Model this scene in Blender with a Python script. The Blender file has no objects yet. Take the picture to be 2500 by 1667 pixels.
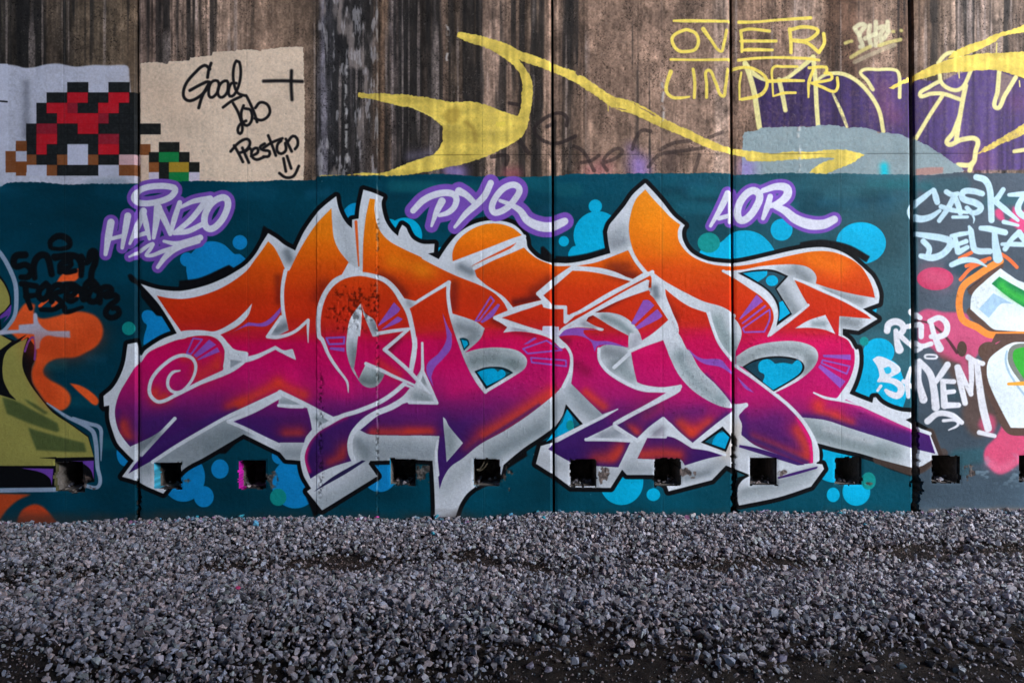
import bpy, bmesh, math, random
import numpy as np
from mathutils import Vector, Matrix, Euler

sc = bpy.context.scene
C = sc.collection
R = math.radians

# ---------------------------------------------------------------- camera, light, exposure
U = .003                                   # one photo unit on the wall plane, in metres
def wx(px): return (px - 1250) * U
def wz(py): return (1262 - py) * U

cam = bpy.data.objects.new('camera', bpy.data.cameras.new('camera'))
cam.location = (0, -5.0, wz(833.5))
cam.rotation_euler = (R(90), 0, 0)
cam.data.sensor_width = 36
cam.data.lens = 24
cam.data.clip_end = 2000
cam.data.clip_start = .05
C.objects.link(cam)
sc.camera = cam

SUN_EL, SUN_AZ = R(20), R(50)              # azimuth measured from straight behind the camera towards the right
world = bpy.data.worlds.new('World')
sc.world = world
world.use_nodes = True
wn = world.node_tree
sky = wn.nodes.new('ShaderNodeTexSky')
sky.sky_type = 'NISHITA'
sky.sun_disc = False
sky.sun_elevation = SUN_EL
sky.sun_rotation = math.pi - SUN_AZ        # same direction as the sun lamp
sky.dust_density = .2
sky.ozone_density = 6
wn.nodes['Background'].inputs['Strength'].default_value = .15
wn.links.new(sky.outputs['Color'], wn.nodes['Background'].inputs['Color'])

sl = bpy.data.lights.new('sun', 'SUN')
sl.energy = 2.7
sl.angle = R(34)
sl.color = (1, .99, .985)
sun = bpy.data.objects.new('sun', sl)
d = Vector((math.sin(SUN_AZ) * math.cos(SUN_EL), -math.cos(SUN_AZ) * math.cos(SUN_EL), math.sin(SUN_EL)))
sun.rotation_euler = d.to_track_quat('Z', 'Y').to_euler()
C.objects.link(sun)

vs = sc.view_settings
vs.view_transform = 'Standard'
vs.look = 'None'
vs.exposure = 1.88
vs.gamma = 1
vs.use_curve_mapping = False
sc.cycles.use_denoising = True
sc.cycles.max_bounces = 6
sc.cycles.diffuse_bounces = 3
# ---------------------------------------------------------------- paint engine
# The wall carries flat paint.  The canvas is laid out on the wall plane, one
# canvas unit = 3 mm of wall, origin (CX0, CY0).
CX0, CY0, CX1, CY1 = -240, -400, 2740, 1320
CW, CH = CX1 - CX0, CY1 - CY0
ORG = {'A0': (0, 0), 'B0': (500, 0), 'C0': (1000, 0), 'D0': (1500, 0), 'E0': (1900, 0),
       'A1': (0, 420), 'B1': (500, 420), 'C1': (1000, 420), 'D1': (1500, 420), 'E1': (1900, 420),
       'A2': (0, 820), 'B2': (500, 820), 'C2': (1000, 820), 'D2': (1500, 820), 'E2': (1900, 820)}
KS = 1 / 3.485
rng = np.random.default_rng(7)

def _lerp(G, n, g, axis):
    t = np.arange(n, dtype=np.float32) / max(n - 1, 1) * (g - 1)
    i = np.minimum(t.astype(np.int32), g - 2)
    f = t - i
    f = (f * f * (3 - 2 * f)).astype(np.float32)
    if axis == 0:
        A = G[i]
        A += (G[i + 1] - A) * f[:, None]
        return A
    A = G[:, i]
    B = G[:, i + 1]
    B -= A
    B *= f
    A += B
    return A

def vnoise(cy, cx):
    """smooth value noise 0..1 with cells of cy x cx units"""
    gy, gx = max(2, int(CH / cy) + 2), max(2, int(CW / cx) + 2)
    G = rng.random((gy, gx), dtype=np.float32)
    return _lerp(_lerp(G, CW, gx, 1), CH, gy, 0)

def fbm(cy, cx, octv=4, fall=.55):
    a, s, out = 1., 0., 0.
    for k in range(octv):
        out = out + a * vnoise(max(cy / 2 ** k, 1.2), max(cx / 2 ** k, 1.2))
        s += a
        a *= fall
    return out / s

RGB = np.zeros((CH, CW, 3), np.float32)
HGT = np.zeros((CH, CW), np.float32)      # relief of the paint and plaster
MAT = np.zeros((CH, CW), np.uint8)        # 0 bare, 1 colour fill, 2 white fill, 3 other paint
PID = np.zeros((CH, CW), np.int16)        # which painted part covers the unit
PARTS = [None]                            # (name, label)
YY, XX = np.mgrid[CY0:CY1, CX0:CX1].astype(np.float32)

def part(name, label=None):
    PARTS.append((name, label))
    return len(PARTS) - 1

def parse(s):
    org = (0, 0)
    k = 1.
    pts = []
    for tok in s.split():
        if tok in ORG:
            org = ORG[tok]
            k = KS
            continue
        c = tok.endswith('*')
        v = [float(q) for q in tok.rstrip('*').split(',')]
        pts.append((org[0] + v[0] * k, org[1] + v[1] * k, v[2] if len(v) > 2 else None, c))
    return pts

def curve(pts, closed, step=4.):
    n = len(pts)
    P = np.array([(p[0], p[1]) for p in pts])
    Wd = [p[2] for p in pts]
    out = []
    m = n if closed else n - 1
    def tang(i):
        if pts[i][3]:
            return None
        a, b = i - 1, i + 1
        if not closed and (a < 0 or b >= n):
            return None
        d = P[b % n] - P[a % n]
        L = math.hypot(*d)
        return d / L if L > 1e-6 else None
    for i in range(m):
        j = (i + 1) % n
        d = P[j] - P[i]
        L = math.hypot(*d)
        if L < 1e-6:
            continue
        u = d / L
        t0, t1 = tang(i), tang(j)
        m0 = (u if t0 is None else t0) * L
        m1 = (u if t1 is None else t1) * L
        k = max(1, int(L / step))
        t = (np.arange(k) / k)[:, None]
        q = (2 * t ** 3 - 3 * t ** 2 + 1) * P[i] + (t ** 3 - 2 * t ** 2 + t) * m0 + (-2 * t ** 3 + 3 * t ** 2) * P[j] + (t ** 3 - t ** 2) * m1
        w0 = Wd[i] if Wd[i] is not None else np.nan
        w1 = Wd[j] if Wd[j] is not None else np.nan
        out.append(np.hstack([q, w0 + (w1 - w0) * t]))
    if not closed:
        out.append(np.array([[P[-1][0], P[-1][1], np.nan if Wd[-1] is None else Wd[-1]]]))
    return np.vstack(out)

def _box(x0, y0, x1, y1):
    return (max(0, int(math.floor(x0 - CX0))), max(0, int(math.floor(y0 - CY0))),
            min(CW, int(math.ceil(x1 - CX0))), min(CH, int(math.ceil(y1 - CY0))))

def poly_mask(V):
    """coverage of an even-odd polygon; returns (x0,y0,mask)"""
    x0, y0, x1, y1 = _box(V[:, 0].min() - 1, V[:, 1].min() - 1, V[:, 0].max() + 1, V[:, 1].max() + 1)
    if x1 <= x0 or y1 <= y0:
        return None
    w, h = x1 - x0, y1 - y0
    X = V[:, 0] - CX0 - x0
    Y = V[:, 1] - CY0 - y0
    X2, Y2 = np.roll(X, -1), np.roll(Y, -1)
    M = np.zeros((h, w + 2), np.float32)
    SS = 3
    dy = Y2 - Y
    dy[np.abs(dy) < 1e-9] = 1e-9
    for r in range(h):
        for k in range(SS):
            y = r + (k + .5) / SS
            c = ((Y <= y) & (Y2 > y)) | ((Y2 <= y) & (Y > y))
            if not c.any():
                continue
            xs = np.sort(X[c] + (y - Y[c]) / dy[c] * (X2[c] - X[c]))
            for a, b in zip(xs[0::2], xs[1::2]):
                a = min(max(a, 0), w)
                b = min(max(b, 0), w)
                if b <= a:
                    continue
                ia, ib = int(a), int(b)
                row = M[r]
                if ia == ib:
                    row[ia] += b - a
                else:
                    row[ia] += ia + 1 - a
                    row[ia + 1:ib] += 1
                    row[ib] += b - ib
    return x0, y0, np.clip(M[:, :w] / SS, 0, 1)

def blur(M, s):
    """three box passes, s = radius in units"""
    r = int(round(s))
    if r < 1:
        return M
    for ax in (0, 1):
        for _ in range(2):
            P = np.pad(M, [(r + 1, r) if a == ax else (0, 0) for a in (0, 1)], mode='edge')
            C = np.cumsum(P, axis=ax, dtype=np.float64)
            n = M.shape[ax]
            hi = np.take(C, np.arange(2 * r + 1, 2 * r + 1 + n), axis=ax)
            lo = np.take(C, np.arange(0, n), axis=ax)
            M = ((hi - lo) / (2 * r + 1)).astype(np.float32)
    return M

def put(x0, y0, M, color, op=1., mat=None, pid=None, clip=None, hgt=0., grain=0.):
    h, w = M.shape
    sl = (slice(y0, y0 + h), slice(x0, x0 + w))
    A = M * op
    if grain:
        A = A * np.clip(1 - grain * (GR[sl] - .35) * 2.2, 0, 1)
    if clip is not None:
        ok = np.isin(MAT[sl], clip)
        A = A * ok
    if callable(color):
        col = color(YY[sl], XX[sl])
    else:
        col = np.asarray(color, np.float32)
    RGB[sl] += (col - RGB[sl]) * A[..., None]
    hit = M > .5
    if mat is not None:
        m = MAT[sl]
        m[hit] = mat
    if pid is not None:
        p = PID[sl]
        p[hit] = pid
    if hgt:
        HGT[sl] += hgt * A

def fill(s, color, op=1., mat=3, pid=None, soft=0, clip=None, hgt=.15, grain=0., rough=0., step=4.):
    V = curve(parse(s), True, step)[:, :2]
    if rough:
        n = len(V)
        V = V + (np.random.default_rng(n).random((n, 2)) - .5) * rough * 2
    r = poly_mask(V)
    if r is None:
        return
    x0, y0, M = r
    if soft:
        p = int(soft * 2) + 2
        a0, b0 = max(0, x0 - p), max(0, y0 - p)
        a1, b1 = min(CW, x0 + M.shape[1] + p), min(CH, y0 + M.shape[0] + p)
        B = np.zeros((b1 - b0, a1 - a0), np.float32)
        B[y0 - b0:y0 - b0 + M.shape[0], x0 - a0:x0 - a0 + M.shape[1]] = M
        M = blur(B, soft)
        x0, y0 = a0, b0
    put(x0, y0, M, color, op, mat, pid, clip, hgt, grain)

def stroke_field(V, w, closed, add=0.):
    W = np.where(np.isnan(V[:, 2]), w, V[:, 2]) / 2 + add
    mx = W.max() + 12
    x0, y0, x1, y1 = _box(V[:, 0].min() - mx, V[:, 1].min() - mx, V[:, 0].max() + mx, V[:, 1].max() + mx)
    if x1 <= x0 or y1 <= y0:
        return None
    D = np.full((y1 - y0, x1 - x0), 99., np.float32)
    n = len(V)
    for i in range(n if closed else n - 1):
        j = (i + 1) % n
        ax, ay, bx, by = V[i, 0], V[i, 1], V[j, 0], V[j, 1]
        r0, r1 = W[i], W[j]
        m = max(r0, r1) + 12
        u0, v0, u1, v1 = _box(min(ax, bx) - m, min(ay, by) - m, max(ax, bx) + m, max(ay, by) + m)
        u0, v0, u1, v1 = max(u0, x0), max(v0, y0), min(u1, x1), min(v1, y1)
        if u1 <= u0 or v1 <= v0:
            continue
        gx = np.arange(u0, u1)[None, :] + CX0 + .5
        gy = np.arange(v0, v1)[:, None] + CY0 + .5
        dx, dy = bx - ax, by - ay
        L2 = dx * dx + dy * dy + 1e-9
        t = np.clip(((gx - ax) * dx + (gy - ay) * dy) / L2, 0, 1)
        d = np.hypot(gx - ax - t * dx, gy - ay - t * dy) - (r0 + (r1 - r0) * t)
        s = D[v0 - y0:v1 - y0, u0 - x0:u1 - x0]
        np.minimum(s, d, out=s)
    return x0, y0, D

def stroke(s, w, color, op=1., mat=3, pid=None, soft=.6, closed=False, clip=None, add=0., hgt=.12, grain=0., step=4.):
    for q in s.split('|'):
        V = curve(parse(q), closed, step)
        r = stroke_field(V, w, closed, add)
        if r is None:
            continue
        x0, y0, D = r
        M = np.clip(.5 - D / (2 * soft), 0, 1)
        M = M * M * (3 - 2 * M)
        put(x0, y0, M, color, op, mat, pid, clip, hgt, grain)

def glow(s, rx, color, op=.6, clip=None, closed=False):
    """soft spray line: gaussian falloff of radius rx around a path"""
    for q in s.split('|'):
        V = curve(parse(q), closed, 6.)
        W = np.where(np.isnan(V[:, 2]), rx, V[:, 2])
        m = W.max() * 2.2
        x0, y0, x1, y1 = _box(V[:, 0].min() - m, V[:, 1].min() - m, V[:, 0].max() + m, V[:, 1].max() + m)
        if x1 <= x0 or y1 <= y0:
            continue
        D = np.full((y1 - y0, x1 - x0), 9., np.float32)
        n = len(V)
        for i in range(max(1, n if closed else n - 1)):
            j = (i + 1) % n
            ax, ay, bx, by = V[i, 0], V[i, 1], V[j, 0], V[j, 1]
            mm = max(W[i], W[j]) * 2.2
            u0, v0, u1, v1 = _box(min(ax, bx) - mm, min(ay, by) - mm, max(ax, bx) + mm, max(ay, by) + mm)
            u0, v0, u1, v1 = max(u0, x0), max(v0, y0), min(u1, x1), min(v1, y1)
            if u1 <= u0 or v1 <= v0:
                continue
            gx = np.arange(u0, u1)[None, :] + CX0 + .5
            gy = np.arange(v0, v1)[:, None] + CY0 + .5
            dx, dy = bx - ax, by - ay
            t = np.clip(((gx - ax) * dx + (gy - ay) * dy) / (dx * dx + dy * dy + 1e-9), 0, 1)
            d = np.hypot(gx - ax - t * dx, gy - ay - t * dy) / (W[i] + (W[j] - W[i]) * t)
            sub = D[v0 - y0:v1 - y0, u0 - x0:u1 - x0]
            np.minimum(sub, d, out=sub)
        put(x0, y0, np.exp(-D * D * .9) * np.clip((2.2 - D) * 2.5, 0, 1), color, op * .88, None, None, clip)

def disc(crop, x, y, r, color, pid=None, ry=None, op=1., soft=.8, mat=3, clip=None, hgt=.12):
    ox, oy = ORG[crop]
    cx, cy, rx = ox + x * KS, oy + y * KS, r * KS
    ry = rx if ry is None else ry * KS
    a = np.linspace(0, 2 * math.pi, 48, endpoint=False)
    V = np.stack([cx + rx * np.cos(a), cy + ry * np.sin(a)], 1)
    q = poly_mask(V)
    if q:
        put(q[0], q[1], q[2], color, op, mat, pid, clip, hgt)

def ramp(stops):
    xs = np.array([s[0] for s in stops], np.float32)
    cs = np.array([s[1] for s in stops], np.float32)
    def f(v):
        return np.stack([np.interp(v, xs, cs[:, k]) for k in range(3)], -1).astype(np.float32)
    return f

GR = fbm(5, 5, 2)
HOLES = [(135, 1127, 202, 1199), (376, 1128, 443, 1193), (582, 1124, 649, 1193), (952, 1120, 1015, 1184), (1156, 1120, 1221, 1187), (1392, 1121, 1456, 1187),
         (1598, 1118, 1662, 1186), (1831, 1117, 1897, 1184), (2039, 1116, 2104, 1183), (2276, 1112, 2345, 1179), (2488, 1112, 2553, 1176)]

# ---------------------------------------------------------------- bare concrete
def bare_concrete():
    base = ramp([(-240, (74, 70, 66)), (0, (76, 72, 67)), (60, (52, 50, 48)), (120, (86, 78, 70)), (170, (62, 58, 54)), (210, (104, 94, 82)),
                 (250, (92, 84, 74)), (300, (114, 102, 88)), (334, (96, 84, 72)), (345, (142, 126, 120)), (400, (110, 98, 92)),
                 (540, (160, 142, 130)), (620, (138, 120, 108)), (700, (126, 110, 98)), (745, (112, 98, 88)), (770, (96, 86, 78)),
                 (776, (70, 66, 66)), (786, (104, 106, 120)), (806, (96, 98, 110)), (822, (66, 66, 72)), (880, (74, 72, 74)), (916, (88, 78, 72)),
                 (926, (104, 88, 76)), (945, (100, 86, 76)), (956, (78, 74, 76)), (1000, (64, 58, 54)), (1030, (56, 52, 50)),
                 (1080, (112, 98, 90)), (1100, (86, 76, 68)), (1125, (74, 66, 60)), (1164, (76, 68, 62)), (1170, (134, 118, 108)),
                 (1215, (146, 128, 118)), (1240, (124, 108, 98)), (1270, (94, 82, 74)), (1310, (88, 78, 70)), (1340, (146, 126, 114)),
                 (1360, (120, 104, 94)), (1385, (92, 82, 76)), (1415, (116, 100, 90)), (1440, (142, 122, 110)), (1600, (146, 126, 114)),
                 (1735, (150, 130, 118)), (1748, (178, 160, 150)), (1772, (170, 152, 142)), (1788, (142, 122, 110)), (1800, (134, 114, 102)),
                 (1930, (142, 122, 110)), (1950, (172, 156, 148)), (1975, (160, 142, 132)), (2005, (150, 132, 120)), (2028, (100, 80, 68)),
                 (2085, (112, 90, 78)), (2098, (150, 128, 116)), (2180, (164, 144, 130)), (2195, (118, 96, 84)), (2230, (120, 102, 90)),
                 (2300, (140, 124, 112)), (2340, (164, 148, 138)), (2400, (170, 154, 146)), (2440, (150, 136, 126)), (2500, (118, 104, 96)),
                 (2740, (126, 112, 102))])
    RGB[:] = 0
    warp = (vnoise(160, 30) - .5) * 14 + (vnoise(40, 9) - .5) * 5
    RGB[:] = base(XX + warp) * np.array((1.02, .955, .90), np.float32) * np.interp(XX[0], [0, 300, 700, 1500, 2200, 2500], [.84, .92, 1.02, .98, .86, .78])[None, :, None].astype(np.float32)  # darker towards both sides: edge vignette put into the concrete colour
    fine = vnoise(420, 4) * .5 + vnoise(230, 9) * .5
    mott = fbm(26, 22, 4)
    grit = fbm(4, 4, 2)
    zone = np.interp(XX[0], [-240, 0, 180, 300, 345, 360, 540, 620, 760, 790, 920, 960, 1180, 1240, 1360, 1420, 1450, 1600, 1740, 1800, 1950, 2100, 2240, 2330, 2740],
                     [.5, .7, .7, .4, .5, 1, 1, .45, .4, .7, .7, .8, .8, .6, .9, .8, .35, .3, .5, .5, .7, .5, .7, .8, .7]).astype(np.float32)
    RGB[:] *= (1 + (fine - .5) * zone ** 1.5 * 1.15)[..., None]
    RGB[:] *= (1 + (mott - .5) * .62 + (fbm(90, 60, 3) - .5) * .4)[..., None]
    RGB[:] *= (1 + (grit - .5) * .42)[..., None]
    # black run-off stains that come down from the top edge
    runs = vnoise(900, 15) * .6 + vnoise(500, 7) * .4 + (vnoise(60, 10) - .5) * .16
    rz = np.interp(XX[0], [-240, 0, 190, 210, 335, 341, 520, 545, 765, 775, 830, 918, 930, 955, 1060, 1085, 1100, 1175, 1190, 1255, 1320, 1335, 1362, 1408, 1418, 1500, 1700, 1990, 2030, 2090, 2110, 2230, 2300, 2480, 2740],
                   [.2, .2, .16, .0, .06, .22, .22, -.1, -.1, .1, .3, .3, .0, .2, .26, .0, .2, .2, .0, .1, .1, -.1, .2, .24, 0, -.1, -.2, -.1, .1, .1, -.1, -.05, 0, .0, 0]).astype(np.float32)
    d = np.clip((runs + rz - .60) * 7, 0, 1)
    dc = np.array((34, 33, 33), np.float32)
    RGB[:] += (dc - RGB) * (d * (.45 + .45 * mott))[..., None]
    pale = np.clip((vnoise(700, 8) + (vnoise(90, 16) - .5) * .3 - .74) * 7, 0, 1) * (zone > .45)
    RGB[:] += (np.array((176, 158, 150), np.float32) - RGB) * (pale * .45 * (.5 + grit))[..., None]
    brk = fbm(34, 6, 3) - .5
    RGB[:] *= (1 + brk * .75 * zone)[..., None]
    spk = vnoise(2.2, 2.2)
    dk = np.clip((spk - .74) * 9, 0, 1) * np.clip((fbm(50, 40, 3) - .38) * 4, 0, 1)
    RGB[:] *= (1 - dk * .5)[..., None]
    lt = np.clip((vnoise(2.4, 2.0) - .80) * 10, 0, 1) * np.clip((fbm(60, 30, 3) - .45) * 5, 0, 1)
    RGB[:] += (np.array((176, 162, 150), np.float32) - RGB) * (lt * .25)[..., None]
    HGT[:] += lt * .5 - dk * .6
    # the patched strip between two joints: blotchy repair mortar
    a = np.clip((XX - 772) / 8, 0, 1) * np.clip((924 - XX) / 8, 0, 1) * (YY < 440)
    bl = np.clip((fbm(80, 22, 4) - .56) * 7, 0, 1) * a
    RGB[:] += (np.array((150, 136, 130), np.float32) - RGB) * (bl * .65)[..., None]
    bl2 = np.clip((fbm(36, 8, 4) - .60) * 9, 0, 1) * a
    RGB[:] += (np.array((190, 184, 186), np.float32) - RGB) * (bl2 * .55)[..., None]
    HGT[:] += (mott - .5) * .5 + (grit - .5) * .55 + (fine - .5) * .25 * zone
    HGT[:] += a * ((fbm(30, 14, 4) - .5) * 3.0 + bl * .4)
    # pitted concrete around 1420-1790
    pit = np.clip((fbm(9, 7, 3) - .62) * 8, 0, 1) * (YY < 440) * np.clip((XX - 1410) / 60, 0, 1) * np.clip((2030 - XX) / 60, 0, 1)
    RGB[:] *= (1 - pit * .16)[..., None]
    HGT[:] -= pit * .9

BLACK = (13, 14, 17)
WHITE = (210, 215, 222)
CREAM = (234, 208, 182)

def blocks(x0, y0, cell, rows, cols, pid):
    for j, row in enumerate(rows):
        for i, c in enumerate(row):
            if c in cols:
                a, b = x0 + i * cell, y0 + j * cell
                e = .7
                fill('%g,%g* %g,%g* %g,%g* %g,%g*' % (a - e, b - e, a + cell + e, b - e, a + cell + e, b + cell + e, a - e, b + cell + e), cols[c], .97, pid=pid, soft=0, grain=.06)

def upper_paint():
    lilac = part('painted_patch', 'grey lilac paint patch behind the pixel blocks')
    fill('A0 -80,545* 20,548 130,560 210,580 290,575 400,550 500,545 640,570 800,556 930,560 1040,556 1090,570 1100,640 1110,760 1120,900 1175,960* 1180,1560* -80,1640* ', (196, 198, 214), .97, pid=lilac, soft=1, grain=.08)
    fill('-240,150* 20,157* 20,470* -240,470*', (196, 198, 214), .97, pid=lilac, grain=.08)
    stroke('A0 -40,860 30,865 60,868', 4, BLACK, .9, pid=lilac)
    cream = part('painted_patch', 'cream paint patch with handwriting')
    fill('A0 1194,540* 1320,532 1430,545* 1435,525* 1610,520* 1615,492* 1690,485* 1805,472* 1810,445* 2000,435* 2010,425* 2100,425* B0 360,420* 480,438* 485,425* 620,412* 660,405 780,402 838,405* 842,560* 850,900 848,1200 838,1540* A0 1194,1560*',
         CREAM, .98, pid=cream, rough=1.2, grain=.12)
    glow('A0 1300,800 1500,900', 60, (214, 178, 150), .35)
    glow('A0 1250,1400 1500,1350', 40, (200, 160, 140), .35)
    # abstract field of square colour blocks over both patches
    pb = part('painted_block', 'field of square red, black and brown blocks')
    cols = {'k': (24, 26, 26), 'r': (186, 22, 34), 'd': (140, 26, 40), 'b': (124, 70, 36), 'w': (186, 188, 206), 'p': (206, 164, 166), 't': (14, 48, 56)}
    c = 25.2
    blocks(39, 202, c, ['.....kk..kk.',
                        '...kkrrkkrrk',
                        '..krrdkkrrkk',
                        '..kkrrrrdkkk',
                        '.kddkkrrkkkkkk',
                        '.krrkkkkddkk',
                        'kkrkkwwkrrkkb',
                        'bbkkbwwbkkpp',
                        'bwwbkkkkwwbb'], cols, pb)
    blocks(14, 345, c, ['.b', 'bw', 'bb'], cols, pb)
    cols2 = {'k': (22, 26, 24), 'g': (16, 120, 60), 'y': (170, 136, 40), 'w': (206, 196, 214), 'b': (140, 80, 40), 'p': (206, 150, 150)}
    blocks(364, 348, 24.5, ['.kk..', 'kggk.', 'bkyyk', 'wkggw'], cols2, part('painted_block', 'small cluster of green, yellow and black squares'))
    glow('64,205 64,330', 10, (24, 26, 30), .3)
    hw = part('handwriting', 'black spray handwriting reading Good Job Preston')
    k = dict(color=(28, 26, 28), pid=hw, soft=1.6)
    stroke('A0 1795,540 1775,600 1765,660|A0 1785,590 1740,558 1660,620 1580,720 1562,820 1610,860 1700,820 1770,745 1780,700 1720,715 1615,772|A0 1772,720 1720,820 1690,920', 7.5, **k)
    stroke('A0 1850,690 1800,700 1775,770 1790,830 1840,800 1862,730|A0 1930,690 1880,710 1852,780 1875,830 1925,800 1940,730', 7, closed=True, **k)
    stroke('A0 2010,710 1970,710 1945,770 1955,820 1990,810 2030,730 2048,620 2035,530 2010,520 1985,600 1988,700 2020,790 2080,815 B0 350,815 380,870 420,960 445,1040|B0 430,920 470,875 530,890 555,950 530,1000 480,1025 425,1010', 7, **k)
    stroke('B0 155,915 230,860 310,822|B0 240,880 280,950 308,1030 320,1100 300,1140 280,1110 300,1060 350,1030', 7, **k)
    stroke('B0 330,900 310,960 320,1040 360,1070 400,1020 390,940 340,925', 7, **k)
    stroke('B0 220,1290 290,1215 360,1185 385,1220 350,1280 290,1305|B0 250,1240 290,1310 325,1380|B0 320,1260 350,1330 375,1385|B0 345,1290 385,1265 400,1290', 7, **k)
    stroke('B0 395,1330 450,1300 445,1262 405,1280 400,1330 440,1360 500,1340|B0 510,1225 470,1255 500,1280 550,1290 545,1330 500,1335|B0 540,1155 570,1230 605,1325|B0 500,1260 570,1215 660,1180', 7, **k)
    stroke('B0 650,1200 620,1230 618,1290 650,1310 690,1280 685,1220|B0 690,1185 715,1240 740,1290|B0 705,1210 750,1160 785,1180 790,1240 768,1270', 7, **k)
    stroke('B0 670,1350 690,1460|B0 700,1330 735,1435|B0 635,1475 690,1512 755,1500 800,1415', 7, **k)
    stroke('B0 500,693 660,690 830,696|B0 738,605 735,720 742,850', 8, **dict(k, soft=3))
    # purple throw-up on the right, with pale lines
    pu = part('graffiti_letter', 'purple throw-up with pale yellow outlines at upper right')
    st = vnoise(500, 7)
    def purp(y, x):
        v = np.clip((x - 1850) / 500, 0, 1)[..., None]
        sl = (slice(int(y[0, 0] - CY0), int(y[-1, 0] - CY0) + 1), slice(int(x[0, 0] - CX0), int(x[0, -1] - CX0) + 1))
        s = (.8 + .5 * st[sl])[..., None]
        return (np.array((46, 34, 72), np.float32) * (1 - v) + np.array((76, 58, 108), np.float32) * v) * s
    fill('D0 1140,560* 1220,650 1310,700 1440,670 1560,600 1690,490* 1700,640* E0 320,690 380,640 450,632 620,660 720,750 800,770* 705,620* 850,595 1000,600 1035,660* 1200,680 1390,690 1500,640 1650,600 1860,600 2130,690* 2130,1445* 1560,1450* 1350,1300 1100,1190 830,1120 600,1090 D0 1900,1085 1700,1080 1500,1085 1240,1090* 1200,880',
         purp, .95, pid=pu, grain=.25, soft=1)
    for (c, x, y, r, o) in (('E0', 880, 750, 26, .35), ('E0', 900, 900, 26, .4), ('E0', 980, 1000, 22, .45), ('E0', 1680, 1380, 40, .4), ('E0', 1330, 900, 20, .2), ('E0', 2030, 870, 26, .3)):
        ox, oy = ORG[c]
        glow('%g,%g %g,%g' % (ox + x * KS, oy + y * KS, ox + x * KS + 4, oy + y * KS), r, (140, 80, 110), o)
    fill('E0 1880,610* 2010,660* 1870,910*', (140, 118, 108), .9, pid=pu, grain=.3)
    fill('E0 1390,720* 1450,765 1530,775 1590,740* 1550,830* 1390,800 1230,790*', (120, 96, 110), .8, pid=pu, grain=.3)
    pale = dict(color=(228, 216, 146), pid=pu, soft=1.6, grain=.06)
    stroke('D0 1112,540 1150,640 1190,790 1210,920 1235,1090', 13, **pale)
    stroke('D0 1120,560,15 1200,640,11 1310,690,7 1440,680,9 1560,600,10 1690,490,13|D0 1690,490 1710,700 1720,900 1733,1072|D0 1400,680 1428,800 1455,940', 11, **pale)
    stroke('E0 320,700,7 380,650,8 450,628,9 560,635,10 680,700,10 790,820,10 860,950,10 893,1120,10', 10, **pale)
    stroke('E0 465,800,6 530,940,9 585,1080,7', 8, **dict(pale, grain=.5))
    stroke('E0 805,765,9 760,690,9 705,610,8 850,595,8 1000,600,8 1030,650,9 1032,830,9', 9, **pale)
    stroke('E0 1375,640 1385,700 1440,750 1520,770 1580,730 1640,600|E0 1380,690 1290,740 1205,812 1300,800 1400,800 1550,850|E0 1395,820 1290,980 1165,1190', 10, **pale)
    stroke('E0 1595,730 1570,850 1540,1020 1515,1190|E0 1545,990 1490,1130 1440,1225 1560,1190 1690,1190 1680,1290 1650,1395 1530,1405|E0 1650,1390 1630,1450', 12, **pale)
    stroke('E0 1880,600 1865,780 1855,920 1930,810 2020,660', 11, **pale)
    stroke('E0 1360,540 1420,470 1490,450 1545,490', 10, **pale)
    # grey cover-up patch
    gp = part('painted_patch', 'grey green cover-up patch beside the yellow arrow tip')
    fill('D0 1095,1150* 1110,1128 1200,1110 1250,1088* 1500,1080 1700,1078 1740,1066* 1850,1065 E0 560,1080 600,1090 690,1085 820,1110 850,1130* 1000,1140 1100,1170 1220,1215 1350,1290 1480,1380 1580,1452* 1480,1500* 1000,1510 D0 1480,1500* 1085,1500* 1088,1300',
         (138, 156, 160), .97, pid=gp, rough=1.5, grain=.08)
    fill('E0 1170,1440* 1290,1425 1405,1425* 1400,1475* 1300,1490* 1170,1500*', (172, 122, 112), .8, pid=gp, soft=1)
    for s, r, c, o in (('D0 1130,1420 1130,1480', 22, (150, 120, 200), .7), ('C0 1950,1400 1960,1470', 24, (158, 128, 206), .85), ('C0 1880,1260 1900,1300', 14, (140, 116, 180), .4),
                       ('C0 350,1450 420,1470', 20, (150, 128, 190), .9), ('C0 840,1480 900,1480', 16, (190, 96, 110), .55), ('C0 1560,1470 1650,1440', 26, (184, 100, 110), .5),
                       ('B0 1750,1330 1900,1310', 14, (124, 116, 140), .5), ('E0 900,1420 905,1480', 10, (0, 190, 210), .95)):
        glow(s, r, c, o)
    # faint dark scrawl under the arrows
    sc = part('graffiti_tag', 'faint dark scrawl under the yellow arrows')
    kk = dict(color=(44, 36, 36), op=.78, pid=sc, soft=1.5, grain=.2)
    stroke('C0 850,880 935,895|C0 1335,1070 1340,1010 1290,965 1200,980 1120,1030 1062,1090 1080,1150 1150,1205 1250,1222 1340,1195 1410,1160|C0 1170,1080 1235,1040', 9, **kk)
    stroke('C0 1395,1245 1460,1275 1510,1340 1570,1455|C0 1465,1385 1540,1370 1610,1325|C0 1640,1390 1750,1350 1810,1290 1770,1265 1690,1310 1645,1390 1680,1450|C0 2050,1120 1980,1110 1920,1190 1895,1270', 9, **dict(kk, op=.62))
    stroke('C0 930,1190 1010,1300|C0 700,1335 830,1330 822,1400', 10, **kk)
    stroke('D0 390,1275 500,1220 650,1200|D0 800,1175 920,1125|D0 290,1420 380,1320 550,1290 760,1260|D0 725,1320 680,1460', 9, **dict(kk, op=.55))
    glow('D0 470,1330 470,1440', 22, (52, 42, 42), .6)
    # yellow arrows
    ya = part('painted_arrow', 'long yellow brushed arrow running across two panels')
    stn = vnoise(300, 8)
    br = vnoise(14, 60)
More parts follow.
